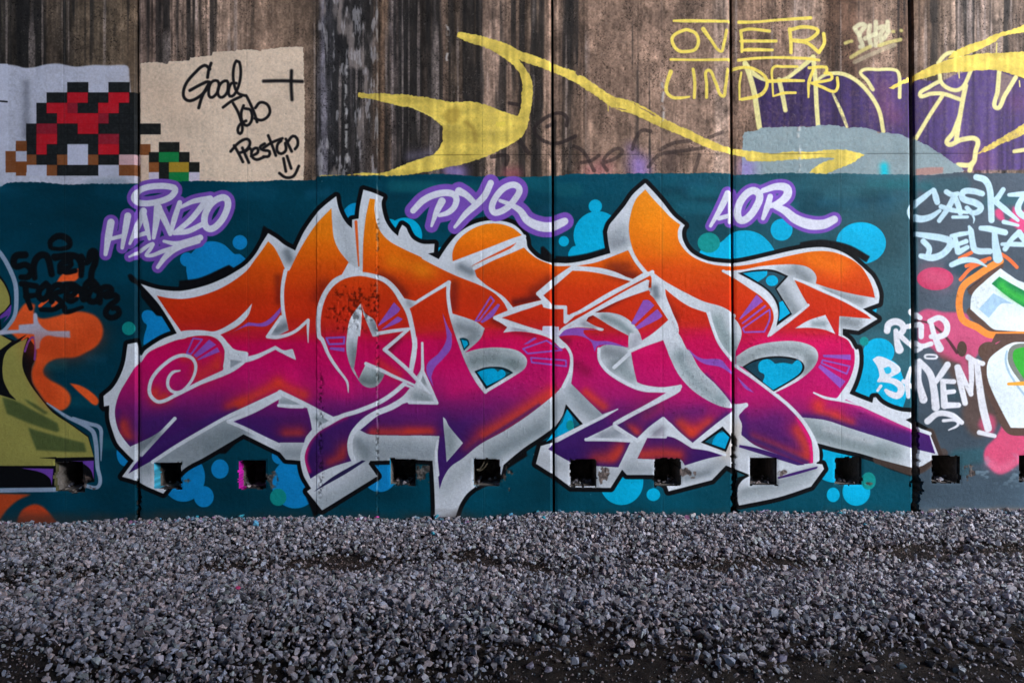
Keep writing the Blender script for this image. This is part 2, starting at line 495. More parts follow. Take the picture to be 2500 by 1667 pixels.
    yv = fbm(60, 80, 4)
    def yel(y, x):
        sl = (slice(int(y[0, 0] - CY0), int(y[-1, 0] - CY0) + 1), slice(int(x[0, 0] - CX0), int(x[0, -1] - CX0) + 1))
        return np.array((236, 206, 92), np.float32) * (.60 + .24 * stn[sl] + .16 * br[sl] + .36 * yv[sl])[..., None]
    fill('B0 1305,790* 1400,800 1530,795 1600,805 1700,805 1800,820 1900,832 2091,868 C0 550,870 700,912 850,970 920,990* 945,920 952,800 960,700 930,620 880,560 760,470 620,398 520,372 440,335 400,318* 410,275* 520,290 700,335 850,390 940,440 1030,462 1100,490 1200,530 1270,565 1350,590 1410,610 1420,640 1480,650 1560,712 1650,770 1750,830 1880,860 1960,920 2091,985 D0 150,868 300,940 400,1000 520,1060 650,1115 800,1190 1000,1262 1200,1290 1350,1305 1500,1290 1700,1290 1800,1277 1950,1275 2040,1292 E0 735,1320* 690,1345 660,1375 500,1440 410,1482* 260,1472* 350,1400 480,1350* 400,1343 D0 1700,1350 1500,1362 1300,1375 1130,1372* 1110,1340* 980,1310 800,1262 600,1170 400,1088 150,970 0,920 C0 1850,940 1720,915 1600,830 1500,765 1380,690 1210,615 1100,570 1000,540 930,512* 1020,640 1048,720 1040,870 1025,960 1010,1050 950,1170 850,1235 700,1312 500,1385 300,1430 0,1490 B0 1500,1520* 1480,1500* 1250,1492 980,1505* 1000,1495* 1200,1490 1380,1472 1470,1480* 1530,1470* 1800,1362 1950,1310 2030,1200* C0 280,1180 285,1085* 200,1010 100,955 0,915 B0 1700,910 1600,890 1450,852 1310,828',
         yel, .97, pid=ya, rough=1.3, grain=.10, hgt=.45)
    stroke('C0 1688,890 1690,945', 2.4, (220, 190, 84), pid=ya)
    fill('C0 735,1040* 815,1035* 812,1075* 740,1080*', (236, 210, 80), .6, pid=ya, rough=1)
    fill('C0 270,980* 400,900 430,960 400,1040 330,1050', (140, 108, 40), .35, pid=ya, soft=3)
    stroke('C0 0,905 150,975 300,1060', 2.2, (240, 218, 110), .7, pid=ya)
    glow('C0 480,1040 540,1100 560,1200', 6, (130, 104, 46), .5)
    yb = part('painted_arrow', 'yellow brushed arrow leaving the frame at upper right')
    fill('E0 940,750* 1000,715 1150,640 1250,590 1350,545 1500,495 1650,468 1800,455 1950,450 2130,435* 2130,680* 2000,640 1850,600 1700,602 1600,612 1400,622 1300,655 1150,692 1050,722 980,762*', yel, .97, pid=yb, rough=1.2, grain=.08, hgt=.4)
    fill('E0 1440,500* 1500,440 1620,385 1760,340 1800,312 1900,278 2000,250 2130,195* 2130,275* 1900,312 1850,352 1760,400 1600,470', yel, .97, pid=yb, rough=1.2, grain=.08, hgt=.4)
    fill('E0 1690,1312* 1760,1250 1850,1200 2000,1110 2130,1025* 2130,1130* 2000,1190 1900,1225 1790,1285', yel, .9, pid=yb, rough=1.2, grain=.25)
    stroke('E0 1538,600 1540,665|E0 1860,370 1855,450|E0 2050,690 2055,740', 3, (224, 206, 120), pid=yb)
    stroke('E0 2010,1290 2130,1270', 10, **pale)
    # OVER / UNDER
    ou = part('painted_lettering', 'thin yellow capitals reading OVER above UNDER')
    y = dict(color=(240, 214, 96), pid=ou, soft=.9, grain=.10, hgt=.3, add=.8)
    stroke('D0 505,180,4 600,180,7 980,184,5|D0 1060,192,7 1200,190,5 1400,172,5 1670,155,7', 5.5, **y)
    stroke('D0 610,255 510,300 490,350 540,430 620,440 690,420 715,350 690,285 640,262', 6.5, **dict(y, closed=True))
    stroke('D0 755,250,9 820,340,6 905,440,5 930,380,6 955,260,6|D0 1075,270 1085,350 1085,440|D0 1075,265 1150,250 1320,268|D0 1075,352 1375,352|D0 1090,430,4 1140,425,8 1345,428,5', 6, **y)
    stroke('D0 1490,250 1500,340 1502,450|D0 1490,260 1600,232 1720,250 1730,280 1640,345 1520,345|D0 1530,350 1640,370 1740,450|D0 1745,440 1785,370 1780,290', 7, **y)
    stroke('D0 480,508,5 700,512,4 985,508,6|D0 1055,515,6 1200,498,5 1400,492,5 1640,502,6 1740,515,5', 5, **y)
    stroke('D0 480,612,9 450,700,7 442,775,7 490,828,6 560,835,6 640,825,3|D0 670,590 684,700 680,832|D0 785,830 786,720 795,600 860,700 920,820 945,740 965,590', 6, **y)
    stroke('D0 1000,595,7 1100,575,6 1190,590,6 1285,660,6 1295,740,7 1240,810,8 1085,848,6|D0 1080,620,4 1065,720,4 1065,850,3', 6, **y)
    stroke('D0 1555,570,5 1440,570,5 1350,580,5 1345,700,4 1350,820,3|D0 1300,695,7 1450,688,7 1610,690,5|D0 1355,820,3 1440,795,6 1540,792,5', 5, **y)
    stroke('D0 1650,830,3 1655,700,7 1690,600,6|D0 1655,580 1800,575 1805,605|D0 1700,705 1800,690 1850,670 1835,630 1790,625|D0 1680,710 1770,745 1870,782 1900,740 1895,665', 6, **y)
    ih = part('graffiti_tag', 'faded pale scribble beside the right wall joint')
    p = dict(color=(220, 214, 172), op=.82, pid=ih, soft=2.2, grain=.15)
    stroke('E0 650,240 700,210 740,220 720,250 690,300 720,400 700,400|E0 690,300 660,260|E0 780,220 770,300 790,390|E0 830,190 830,390|E0 740,330 830,290|E0 930,190 930,260|E0 860,240 900,230 870,300 880,380|E0 940,270 900,330', 11, **p)
    stroke('E0 620,490 700,440 780,400|E0 860,390 950,360 1040,340', 9, **dict(p, color=(214, 200, 120)))
    stroke('E0 650,530 800,460 990,385', 10, **dict(p, op=.4))
    stroke('E0 975,270 982,272|E0 1045,262 1050,264|E0 570,370 600,358|E0 620,352 625,354', 8, **dict(p, color=(214, 200, 120)))

# ---------------------------------------------------------------- main mural
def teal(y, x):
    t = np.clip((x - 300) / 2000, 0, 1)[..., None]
    a = np.array((0, 56, 74), np.float32)  # darker left tone: edge shade put into the paint colour
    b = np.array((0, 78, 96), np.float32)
    c = np.array((50, 90, 100), np.float32)  # greyer right tone: glare of the side light put into the colour
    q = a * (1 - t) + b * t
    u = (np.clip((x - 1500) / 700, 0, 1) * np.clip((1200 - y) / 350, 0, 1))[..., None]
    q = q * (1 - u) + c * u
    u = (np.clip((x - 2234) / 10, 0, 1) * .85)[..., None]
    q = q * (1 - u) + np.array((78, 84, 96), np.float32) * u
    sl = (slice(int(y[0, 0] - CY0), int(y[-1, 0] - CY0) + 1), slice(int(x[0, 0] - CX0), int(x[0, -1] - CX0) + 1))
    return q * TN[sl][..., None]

def mural():
    global TN
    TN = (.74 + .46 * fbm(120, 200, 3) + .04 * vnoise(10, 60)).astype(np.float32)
    bg = part('mural_background', 'dark teal rolled background of the mural')
    edge = 'A1 -840,140* 0,128* 60,95 240,85 400,92 560,108 800,100 1000,104 1150,98* 1200,90 1400,82 1600,80 1790,78* 1960,84 B1 350,85 520,78 680,68 830,75 945,68* 955,42* 1150,32 1300,38 1470,30 1560,35 1800,22 2091,20 C1 500,35 700,40 900,42 1100,40 1210,32* 1235,38* 1400,15 1600,18 2091,12 D1 600,12 800,8 990,14* 1015,28* 1200,22 1400,10 1500,8* 1700,14 1900,15 E1 550,10 700,18 880,22 1130,20* 1170,28 1300,25 1450,15 1500,5* 1800,10 2940,0* E2 2940,1640* A2 -840,1640*'
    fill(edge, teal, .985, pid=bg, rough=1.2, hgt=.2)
    r2 = np.random.default_rng(3)
    for _ in range(90):                      # rolled patches of lighter and darker teal
        x, y = r2.uniform(-200, 2700), r2.uniform(440, 1250)
        if r2.random() < .6:
            y = r2.uniform(440, 520)
        L = r2.uniform(30, 110)
        stroke('%g,%g %g,%g' % (x, y, x + L, y + r2.uniform(-6, 6)), r2.uniform(16, 40), [(24, 104, 112), (6, 48, 62), (20, 84, 110)][r2.integers(3)], r2.uniform(.12, .42), mat=None, soft=9, clip=[3], hgt=0)
    # bubbles
    CY, BL, GN = (0, 172, 214), (14, 132, 196), (16, 140, 136)
    bub = lambda: part('painted_bubble')
    b = bub()
    fill('A1 1600,920* 1585,830 1590,760 1640,680 1730,605 1810,590 1900,615 1965,670 2000,700 2040,698 2091,740* 2000,840* 1700,930', BL, pid=b)
    disc('A1', 1592, 745, 60, BL, b)
    disc('A1', 2042, 600, 62, BL, bub(), op=.98)
    disc('B1', 1290, 380, 115, (6, 148, 200), bub())
    b = bub()
    disc('B1', 1700, 540, 150, CY, b)
    disc('B1', 1570, 480, 80, CY, b)
    disc('B1', 2010, 700, 60, CY, bub())
    b = bub()
    disc('C1', 1600, 540, 205, CY, b)
    disc('C1', 1580, 292, 57, CY, b)
    fill('C1 1395,540* 1440,480 1700,640* 1700,720* 1350,720* 1350,690 1380,640 1420,620', CY, pid=b)
    disc('C1', 1312, 590, 44, CY, bub())
    b = bub()
    fill('D1 718,700* 740,660 900,600 1000,520 1110,497 1220,520 1310,590 1368,680 1365,720* 1000,770* 780,740', CY, pid=b)
    disc('D1', 803, 602, 95, GN, bub(), ry=85)
    disc('D1', 1422, 492, 93, CY, bub())
    disc('E1', 705, 605, 212, CY, bub(), ry=178)
    fill('E1 700,1180* 740,1150 835,1110* 838,1170 815,1215 760,1190', CY, pid=bub())
    b = bub()
    disc('E1', 855, 1530, 132, CY, b, ry=118)
    fill('E2 690,180* 850,170 1000,230 1060,350 1088,500 1060,612* 950,620* 830,540* 600,500* 680,300', CY, pid=b)
    disc('E1', 730, 1440, 38, GN, bub())
    b = bub()
    fill('E2 340,930* 500,960 600,990 670,1020 650,1100 600,1200 500,1245 400,1230 355,1190 345,1080', CY, pid=b)
    disc('E2', 468, 1350, 55, CY, bub(), ry=62)
    disc('E2', 665, 1325, 118, CY, bub())
    disc('E2', 768, 1232, 62, GN, bub(), ry=74)
    disc('D2', 60, 1240, 186, CY, bub(), ry=196)
    disc('D2', 331, 1348, 58, CY, bub(), ry=54)
    disc('A2', 1062, 990, 68, BL, bub(), ry=115)
    b = bub()
    disc('A2', 1560, 1200, 185, BL, b, ry=208)
    disc('A2', 1735, 1365, 84, BL, b, ry=90)
    disc('A2', 1872, 1130, 74, BL, bub(), ry=82)
    b = bub()
    disc('B2', 770, 1250, 200, BL, b, ry=215)
    disc('B2', 640, 1020, 70, BL, b)
    disc('B2', 625, 1370, 70, GN, bub(), ry=73)
    disc('B2', 1490, 1190, 142, BL, bub(), ry=135)
    disc('A1', 1095, 1330, 57, GN, bub())
    b = bub()
    fill('A1 1220,1470* 1225,1400 1250,1300 1225,1280 1205,1220 1230,1180 1290,1180 1340,1220 1390,1225* 1505,1365* 1300,1460', BL, pid=b)
    silhouette()

SIL = ('A2 1085,70* 1160,55* A1 1195,1560 1230,1520 1290,1475 1390,1415 1505,1372* 1440,1260 1340,1110 1195,950* 1300,985 1400,1005 1550,1010 1750,965 1900,905 2000,850 2091,790 '
       'B1 430,700 490,600 540,522* 610,565 680,620 770,668* 800,600 850,500 960,345 1040,270 1120,208* 1135,290 1165,370 1210,440 1255,480* 1255,408* 1310,398* 1320,300 1350,152* 1440,180 1520,215* 1505,260 1515,340 1540,420 1590,495 1645,545* 1655,500 1680,450* 1715,475 1730,510 1770,570 1850,610 1955,612* 1950,685* 1900,695* 1990,742* '
       'C1 300,660 360,580 430,510 530,450 640,418 760,415 870,440 940,490 985,550* 995,580 1005,640 1060,705 1120,745 1200,770 1250,772 1350,775 1480,755 1600,722 1708,690* 1690,600 1680,510* 1700,450 1740,400 1830,290 1900,190 2005,95* '
       'D1 330,165 405,250 500,370 600,455* 585,475 575,520 585,580 630,660 700,715 800,755 900,770 1010,775 1150,752 1350,705 1500,670 1650,645 1780,640 1900,665 2000,715 2091,790 '
       'E1 740,830 800,890 840,970 860,1040 855,1115* 720,1165* 845,1250* 680,1350* 548,1332* 548,1385* 610,1430 660,1510 E2 680,110 690,210 680,290 650,390 605,490* 700,530 800,568* 810,522* 830,520* 870,565 950,610 1050,640 1135,648* 1140,690* 1085,712* 1165,760 1290,830* 1365,1015* 1310,1052 1230,1102* 1160,1125* 1000,1085 850,1045 700,1000 500,955 310,905* 335,960 345,1020 325,1085* 375,1090* 390,1130* 280,1280* '
       'D2 1400,1370 1060,1440* 1048,1400 1050,1290 1090,1225 1150,1190* 1050,1160* 950,1100* 830,1225* 460,1320* 445,1275* 330,1180* 105,1180* 65,1135* C2 1710,1290* 1370,1285* 1250,1195* 1075,1085* 1115,935* 1220,905* 1225,780* 1100,868 990,940 900,1010 800,1095* 780,1180* 555,1285* 490,1340 430,1430 390,1540* 215,1540* 215,1430 205,1200 195,1060* 50,1052* '
       'B2 1410,1060* 1395,1085* 1470,1190* 1000,1480* 870,1320* 905,1295* 840,1180 815,1060* 690,1050* 640,990* 330,835* 0,1030* A2 1560,1135 1390,1340* 1250,1280* 1155,1230 1040,1195* 1140,1060* 1060,980 1000,910 960,810 930,700 930,590* 885,600* 880,510* 960,440 1020,340 1060,230')

Y = ('A1 1335,1052* 1450,1075 1580,1078 1750,1040 1920,968 2091,848 B1 430,745 500,650 540,590* 590,640 640,730 690,840* 720,840* 800,680 880,545 955,440 1080,310* 1085,420 1100,560 1140,660 1225,770* 1150,905* 1090,960 1010,1060 985,1160 975,1260 980,1350 1000,1470 B2 1010,60 1060,160 1130,270 1210,360* 1225,470* 1400,560* 1300,630 1170,665 1095,685* 870,575 640,460* 500,530 348,605 '
     'A2 1800,755 1500,930 1300,1055 1095,1168* 1200,1015* 1490,700* 1400,780 1300,850 1110,940* 1060,880 1010,800 980,680 985,590 1020,480 1090,360 1150,265 1210,190 1300,110 1450,40 1600,8 A1 1545,1360* 1420,1180')
O = ('B1 1150,905 1250,890 1330,885 1440,900 1540,940 1620,1020 1690,1140 1740,1290 1770,1450 1775,1568 B2 1770,150 1750,290* 1910,490* 1700,400* 1600,480 1480,560 1300,630 1225,470* 1210,360* 1130,270 1060,160 1010,60 B1 1000,1470 980,1350 975,1260 985,1160 1010,1060 1090,960')
OT = 'B2 1700,425* 1745,442* 1680,515 1560,588 1440,638 1330,712 1250,810 1215,900 1222,1000 1250,1060* 1120,1100 1000,1150 900,1212* 870,1130 850,1030 868,930 930,840 1020,768 1120,712 1300,648 1480,575 1620,490'
L = 'B2 200,718* 350,662 500,592 630,535* 625,602* 700,605 870,612* 890,680 905,750 912,795* 860,860 845,905* 640,905* 620,918* 480,850 350,790'
B = ('B1 1405,228* 1450,235* 1445,330 1480,480 1560,580 1700,660 1850,730 C1 100,735 250,815 400,885 600,965 720,1030 800,1110 840,1190* 715,1240* 830,1320* 795,1365* 900,1355 1050,1370 1200,1420 1290,1500 C2 1350,100 1372,200 1362,300 1330,380 1260,470 1200,525 1000,680 800,810 600,920 450,1040 350,1110 290,1200 255,1300* 245,1200 240,1000 255,850* 100,845 -100,845 -340,835 -420,800* -260,670 -150,610 -3,560* 235,570* 160,400 100,280* 50,350 30,330 60,150 60,0 '
     'B1 1805,1500 1790,1350 1755,1210 1720,1110 1640,1000 1540,915 1440,875 1345,855* 1350,600 1370,400')
B2 = 'C1 368,775* 365,690 400,600 480,520 580,465 680,440 780,445 880,480 965,548* 700,650'
B3 = 'C1 550,825* 700,750 850,690 965,635* 1020,690 1100,745 1200,785 1240,800 1385,800* 1240,930 1085,1040* 1140,1085* 950,1130 880,1150* 800,1060 650,960 570,890*'
E1P = 'C1 1385,800* 1480,790 1600,765 1870,662* 1920,760 2000,850* 1890,915* 1750,850 1600,812'
E2P = 'C1 1138,1050* 1240,965 1385,840* 1500,845 1650,870 1880,930* 1700,1020 1500,1140 1375,1218* 1335,1210* 1335,1145* 1230,1140 1190,1100'
E3P = 'C1 2062,872* 2055,985* 2030,985* 2040,920* 2000,925 1750,1060 1480,1230 1270,1370* 1240,1310* 1320,1280* 1400,1220 1700,1060 1890,955'
E4P = 'C1 785,1240* 950,1182 1130,1110* 1135,1150* 1200,1165 1315,1165* 1318,1278* 1450,1215 1500,1222* 1400,1290 1270,1370* 1270,1310* 1135,1310* 1130,1355* 1000,1312'
E5P = 'C1 2035,1005* D1 320,1050 400,1170 468,1275* 300,1400 235,1445* 215,1370 150,1280 60,1220 C1 1700,1195 1580,1195* 1750,1110 1900,1050'
E6P = 'C1 1500,1270* 1580,1310 1650,1345 1560,1330 1400,1325 1300,1370* 1480,1330 1600,1360 1750,1410 1860,1490* 1862,1390* 1700,1300 1560,1218* 1520,1235*'
E7P = ('C1 1265,1400* 1350,1335 1480,1325 1600,1355 1750,1400 C2 1860,100* 1750,80 1650,80 1605,120 1610,190 1660,270 1750,345 1900,425 2000,460 2091,470 D2 480,468 550,440* 300,570 0,730 C2 1770,745 1520,880* 1700,885 1885,890* 1775,1115* 1600,1105 1430,1090 1360,1065 1250,1005 1180,960* 1250,900 1500,765 1640,690* 1770,620* 1640,665* 1500,530 1375,405* 1390,300 1390,200 1365,110 1310,50')
E8P = 'D2 140,132* 250,80 410,25* 440,100 480,200 540,320 620,420 700,490 800,550 900,595 1010,615* 1000,650 900,720 800,800 670,915* 560,820 480,740 420,700* 300,770 195,880* 100,830 20,760* 200,660 400,560 560,470 565,430 540,418* 400,435 250,415 190,390* 160,250'
E9P = 'D2 285,855* 430,858* 440,835* 520,860 660,945* 750,950 930,1015* 800,1040 600,1100* 560,1050 400,1050 195,1042*'
RT = ('D1 262,150* 320,220 405,310 480,390 560,450* 540,500 550,590 620,685 720,750 850,790 1000,803 1150,787 1350,745 1550,700 1700,675 1850,680 1990,730 E1 697,800 760,890 800,980 822,1070* 650,1040 480,1000 320,950* 325,890 290,835 220,798 100,785 -140,800 -300,830 -470,840* D1 1100,925 1200,985 1300,1065 1350,1145 1362,1230 1340,1320 1305,1395* 1500,1270 1648,1130* 1600,1050 1528,912* '
      'E1 400,1035 550,1095 700,1170 790,1248* 520,1225* 512,1390* 590,1430 640,1510 E2 640,90 650,180 640,270 600,380 540,470 495,535* 570,530* 700,590 900,680 1100,770 1285,840* 1335,1000* 1150,955 900,875 600,780 400,715 190,690* 100,590 0,495* D2 1350,480* 1200,370 1030,260* 1030,150* D1 1035,1510* 1075,1420 1080,1350 1050,1280 1000,1230 800,1130 600,1050 450,960 345,880* 270,840* 200,760 150,640 125,520 130,400 180,240')
RL = 'D1 425,990* 550,1090 650,1150 780,1195* 820,1280 870,1400 D2 900,60 960,150 1020,240* 1200,370 1350,485 1500,610 1620,760 1670,860 1690,1000 1690,1080* 1600,1090* 1400,1010 1200,930 1080,840* 1085,750 1060,680 1090,640 1125,590 1100,578 1000,580* 940,500 850,400 700,260 620,120 560,0 D1 530,1350 480,1240 420,1050'

def silhouette():
    sh = part('graffiti_outline', 'black shadow edge round the big lettering')
    k = dict(color=BLACK, pid=sh)
    stroke(SIL, 21, soft=1.2, closed=True, **k)
    for s in ('A1 1525,925* 1700,900 1950,790* 2010,830* 1900,910 1750,965 1520,990*', 'B1 330,800* 440,640 500,455* 550,490* 540,525 450,660 350,790*',
              'C1 1115,640* 1140,632* 1212,705* 1210,775* 1115,745*', 'C1 1240,715* 1350,718 1500,695 1640,655 1690,640* 1712,692* 1600,730 1480,765 1350,782 1240,778*',
              'E1 185,600* 300,580 400,578 600,620 780,718* 750,770* 600,690 400,660 190,650*', 'A1 1195,990* 1400,1230* 1330,1220* 1200,1060*', 'A1 1085,880* 1110,865 1150,900 1180,940* 1180,965* 1110,930',
              'A2 845,490* 880,500* 890,600* 925,600* 905,640* 870,640* 840,600*', 'C2 990,960* 1000,1020* 830,1130* 790,1100*', 'A2 2091,830* 1920,1000* 1800,1000* 1560,1150* 1560,1120*',
              'E2 850,1040* 880,1100 1130,1195* 1250,1150* 1320,1050* 1160,1130*', 'B2 870,1330* 840,1310* 930,1540* 1000,1490*', 'B2 1420,1060* 1395,1090* 1470,1190 1485,1180*'):
        fill(s, BLACK, pid=sh, soft=1)
    stroke('E2 1290,828 1365,1010 1400,1000|E2 850,1045 1000,1095 1160,1140 1310,1060', 26, (84, 66, 58), .75, pid=sh, soft=2)
    wp = part('graffiti_outline', 'white and grey block edge of the big lettering')
    fill(SIL, WHITE, mat=2, pid=wp, hgt=.2)
    # grey shading of the block edge: spray on white only
    G, D = (120, 134, 140), (84, 96, 104)
    def gs(s, r, c=G, o=.75):
        c = tuple(v * .9 for v in c)
        glow(s, r * 2.0, c, o * .42, clip=[2])
        glow(s, r * 1.1, c, o * .66, clip=[2])
    for s, r in (('A2 1260,1120 1560,960 1900,780', 18), ('A2 1600,1080 1900,900 2060,820', 16), ('B2 60,930 250,830', 16), ('A2 1230,930 1330,860', 12)):
        gs(s, r)
    gs('B2 700,1000 820,1000', 15)
    gs('B2 660,560 830,580', 9)
    gs('B2 960,700 1030,720', 7)
    gs('B2 1000,1430 1200,1330 1420,1200', 20, G, .6)
    gs('B2 1310,900 1370,1010', 9)
    gs('B2 1390,960 1700,960 1900,980', 22, G, .7)
    gs('B2 1390,1030 1900,1030', 8, (150, 160, 166), .6)
    gs('C2 300,1280 440,1150 560,1080', 18, (150, 160, 164), .6)
    gs('C2 700,960 900,850 1180,700', 22, (146, 158, 162), .75)
    gs('C2 720,1010 900,910 1120,790', 12, (110, 126, 132), .6)
    gs('C2 1400,470 1500,600 1600,680', 16, G, .8)
    gs('C2 1230,640 1290,560', 14, (150, 160, 166), .6)
    gs('C2 1130,1060 1300,1100', 16, (170, 176, 182), .6)
    gs('C2 1600,1220 1720,1200', 16, (160, 168, 174), .6)
    gs('D2 120,1140 300,1140', 12, (130, 142, 148), .6)
    gs('D2 150,1060 200,950', 14, (150, 158, 164), .5)
    gs('D2 600,1180 760,1150 900,1080', 14, (140, 150, 156), .6)
    gs('D2 620,1210 800,1160', 6, (100, 112, 118), .5)
    gs('D2 1080,1360 1400,1290 1660,1200', 14, (140, 152, 156), .7)
    gs('D2 1100,1320 1400,1240 1700,1130', 6, (120, 132, 136), .5)
    gs('D2 1080,950 1300,1010 1480,1060', 12, (170, 176, 182), .5)
    gs('D2 950,1000 1010,900 1050,780', 12, (214, 196, 178), .7)
    gs('E2 230,760 500,840 800,930 1000,990', 18, (128, 144, 146), .9)
    gs('E2 340,850 600,920 900,1000', 12, (120, 136, 138), .8)
    gs('E2 400,790 600,850 800,900', 6, (214, 216, 222), .6)
    gs('C1 1730,560 1800,500', 14, (150, 158, 164), .7)
    gs('C1 1740,620 1820,590', 10, (120, 128, 134), .7)
    gs('C1 440,810 520,850', 8, D, .8)
    gs('B1 700,690 720,740', 9, D, .85)
    gs('B1 610,1340 690,1310', 10, D, .85)
    gs('B1 1170,430 1210,620 1250,740', 18, (176, 184, 190), .8)
    gs('B1 1740,1090 1770,1110', 6, (150, 150, 156), .8)
    gs('D1 1420,1000 1470,1100 1530,1190', 13, (112, 122, 126), .85)
    gs('D1 1540,830 1640,910', 12, (110, 120, 124), .85)
    gs('D1 1400,820 1480,850', 6, (150, 158, 162), .6)
    gs('D1 340,990 350,1050', 7, D, .9)
    gs('E1 400,1010 550,1060 700,1100', 9, (110, 120, 124), .75)
    gs('E1 560,1270 660,1290', 11, (104, 114, 118), .85)
    gs('C1 1740,1240 1830,1310', 7, (120, 140, 140), .8)
    lt = {}
    for c, lab in (('Y', 'orange to magenta letter Y with a spiral tail'), ('O', 'round letter O with a spearhead inside'), ('B', 'letter B with two white and blue counters'),
                   ('E', 'letter E made of overlapping arrows'), ('R', 'letter R with an orange peak and a star shaped arm')):
        lt[c] = part('graffiti_letter', lab)
    g = ramp([(430, (250, 150, 32)), (520, (244, 136, 20)), (580, (238, 118, 14)), (625, (230, 98, 12)), (670, (218, 74, 14)), (720, (207, 54, 16)), (775, (202, 44, 20)), (803, (198, 38, 36)), (820, (200, 22, 62)),
              (838, (202, 12, 82)), (880, (200, 12, 94)), (925, (188, 20, 100)), (955, (164, 24, 102)), (990, (120, 28, 104)), (1030, (74, 28, 100)), (1100, (54, 24, 92)), (1300, (50, 24, 90))])
    wob = (fbm(40, 160, 3) - .5) * 30
    def grad(y, x):
        sl = (slice(int(y[0, 0] - CY0), int(y[-1, 0] - CY0) + 1), slice(int(x[0, 0] - CX0), int(x[0, -1] - CX0) + 1))
        # on the right-hand letters the magenta runs further down
        q = y + wob[sl] - np.clip((x - 1420) / 300, 0, 1) * np.clip((y - 900) / 60, 0, 1) * 36
        return g(q)
    for c, ps in (('B', (B, B2, B3)), ('Y', (Y, L)), ('O', (O, OT)), ('E', (E1P, E2P, E3P, E4P, E5P, E6P, E7P, E8P, E9P)), ('R', (RT, RL))):
        for p in ps:
            fill(p, grad, mat=1, pid=lt[c], hgt=.25)
    col = dict(clip=[1])
    def cs(s, r, c, o=.7):
        if c == OR:
            glow(s, r * 2.1, (214, 44, 48), o * .5, clip=[1])
            r, o = r * 1.15, o * .62
        glow(s, r, c, o, clip=[1])
    OR, PU, RD, DK = (230, 74, 30), (62, 32, 100), (206, 30, 40), (70, 18, 26)
    # sprayed highlights and dark sides inside the fills
    for s, r, o in (('A2 1660,260 1660,200 1560,190', 8, .6), ('A2 1320,480 1330,530 1400,520', 11, .9), ('A2 1820,250 1760,300 1700,340', 14, .7), ('A2 1860,180 1850,260', 8, .6), ('A2 1050,760 1090,850', 12, .9), ('A2 2060,560 1950,600', 9, .7),
                    ('B2 280,580 480,480 630,400', 10, .9), ('B2 630,400 840,500', 10, .9), ('B2 700,835 800,830', 12, .75), ('B2 1180,960 1150,1040 1080,1090', 13, .8), ('B2 1430,825 1900,825', 10, .85), ('C2 0,825 170,830', 9, .75),
                    ('C2 1200,490 1000,620 800,750 640,840', 13, .95), ('C2 560,900 500,960', 10, .5), ('C2 1500,480 1650,600', 8, .85), ('C2 1600,1060 1700,1040 1790,980', 14, .8), ('C2 1860,790 1930,850', 10, .7), ('C2 2000,650 2080,600', 12, .4),
                    ('D2 660,820 720,790 800,740', 11, .9), ('D2 560,740 650,820', 11, .9), ('D2 120,790 190,840', 10, .7), ('D2 240,1010 420,1000 540,1015', 11, .9), ('D2 1560,800 1640,960 1640,1040', 11, .9), ('D2 1180,870 1400,960 1620,1050', 8, .85),
                    ('E2 340,590 370,660 480,690', 12, .9), ('E2 480,700 620,740', 8, .7), ('B2 1490,230 1640,330', 9, .6), ('D2 0,1030 60,960', 8, .5)):
        cs(s, r, OR, o)
    for s, r, o in (('A2 1200,800 1450,720', 22, .5), ('A2 1230,1000 1500,860 1800,720 2000,640', 10, .85), ('A2 1060,900 1110,920', 10, .8), ('A2 1010,640 1010,780', 6, .4), ('B2 640,880 850,880', 9, .95), ('B2 300,740 500,840 620,900', 12, .8), ('B2 850,1130 1000,1080', 10, .4),
                    ('B2 980,940 1120,900', 22, .55), ('B2 1240,980 1240,1050', 8, .8), ('B2 1000,1140 1240,1060', 9, .8), ('B2 1320,820 1400,740', 8, .7), ('B2 1380,875 1900,880', 9, .95), ('C2 0,880 250,880 270,1000 280,1200', 10, .95), ('C2 340,1100 600,900', 9, .7), ('C2 300,700 400,830', 14, .4),
                    ('C2 640,880 900,720 1100,590', 5, .75), ('C2 1230,940 1500,780 1640,700', 14, .7), ('C2 1600,1100 1770,1100 1870,920', 9, .95), ('C2 1780,740 1900,850 1940,870', 8, .8), ('D2 480,760 660,900 800,790 960,670', 8, .9), ('D2 100,800 190,870 300,770 400,700', 8, .7), ('D2 60,760 200,670 330,600', 14, .6),
                    ('D2 500,690 640,650 740,640', 16, .4), ('D2 1090,845 1400,970 1640,1080', 9, 1.), ('D2 1100,780 1250,760 1350,720', 26, .35), ('D2 1090,680 1100,820', 10, .6), ('E2 210,690 400,705 600,775 900,865 1150,945 1320,1000', 10, .95), ('E2 700,730 900,810 1200,900', 14, .5), ('E2 1200,850 1300,960', 12, .5), ('D2 1000,560 900,460 780,330', 5, .6)):
        cs(s, r, PU, o)
    cs('D2 1560,700 1650,860 1685,1000 1680,1080', 6, (236, 24, 116), .95)
    cs('E2 600,560 900,700 1150,800', 6, (224, 60, 140), .8)
    cs('B2 870,960 860,1060 890,1150', 5, (216, 24, 110), .9)
    cs('B2 870,950 930,850 1050,760 1200,690', 6, (206, 30, 110), .6)
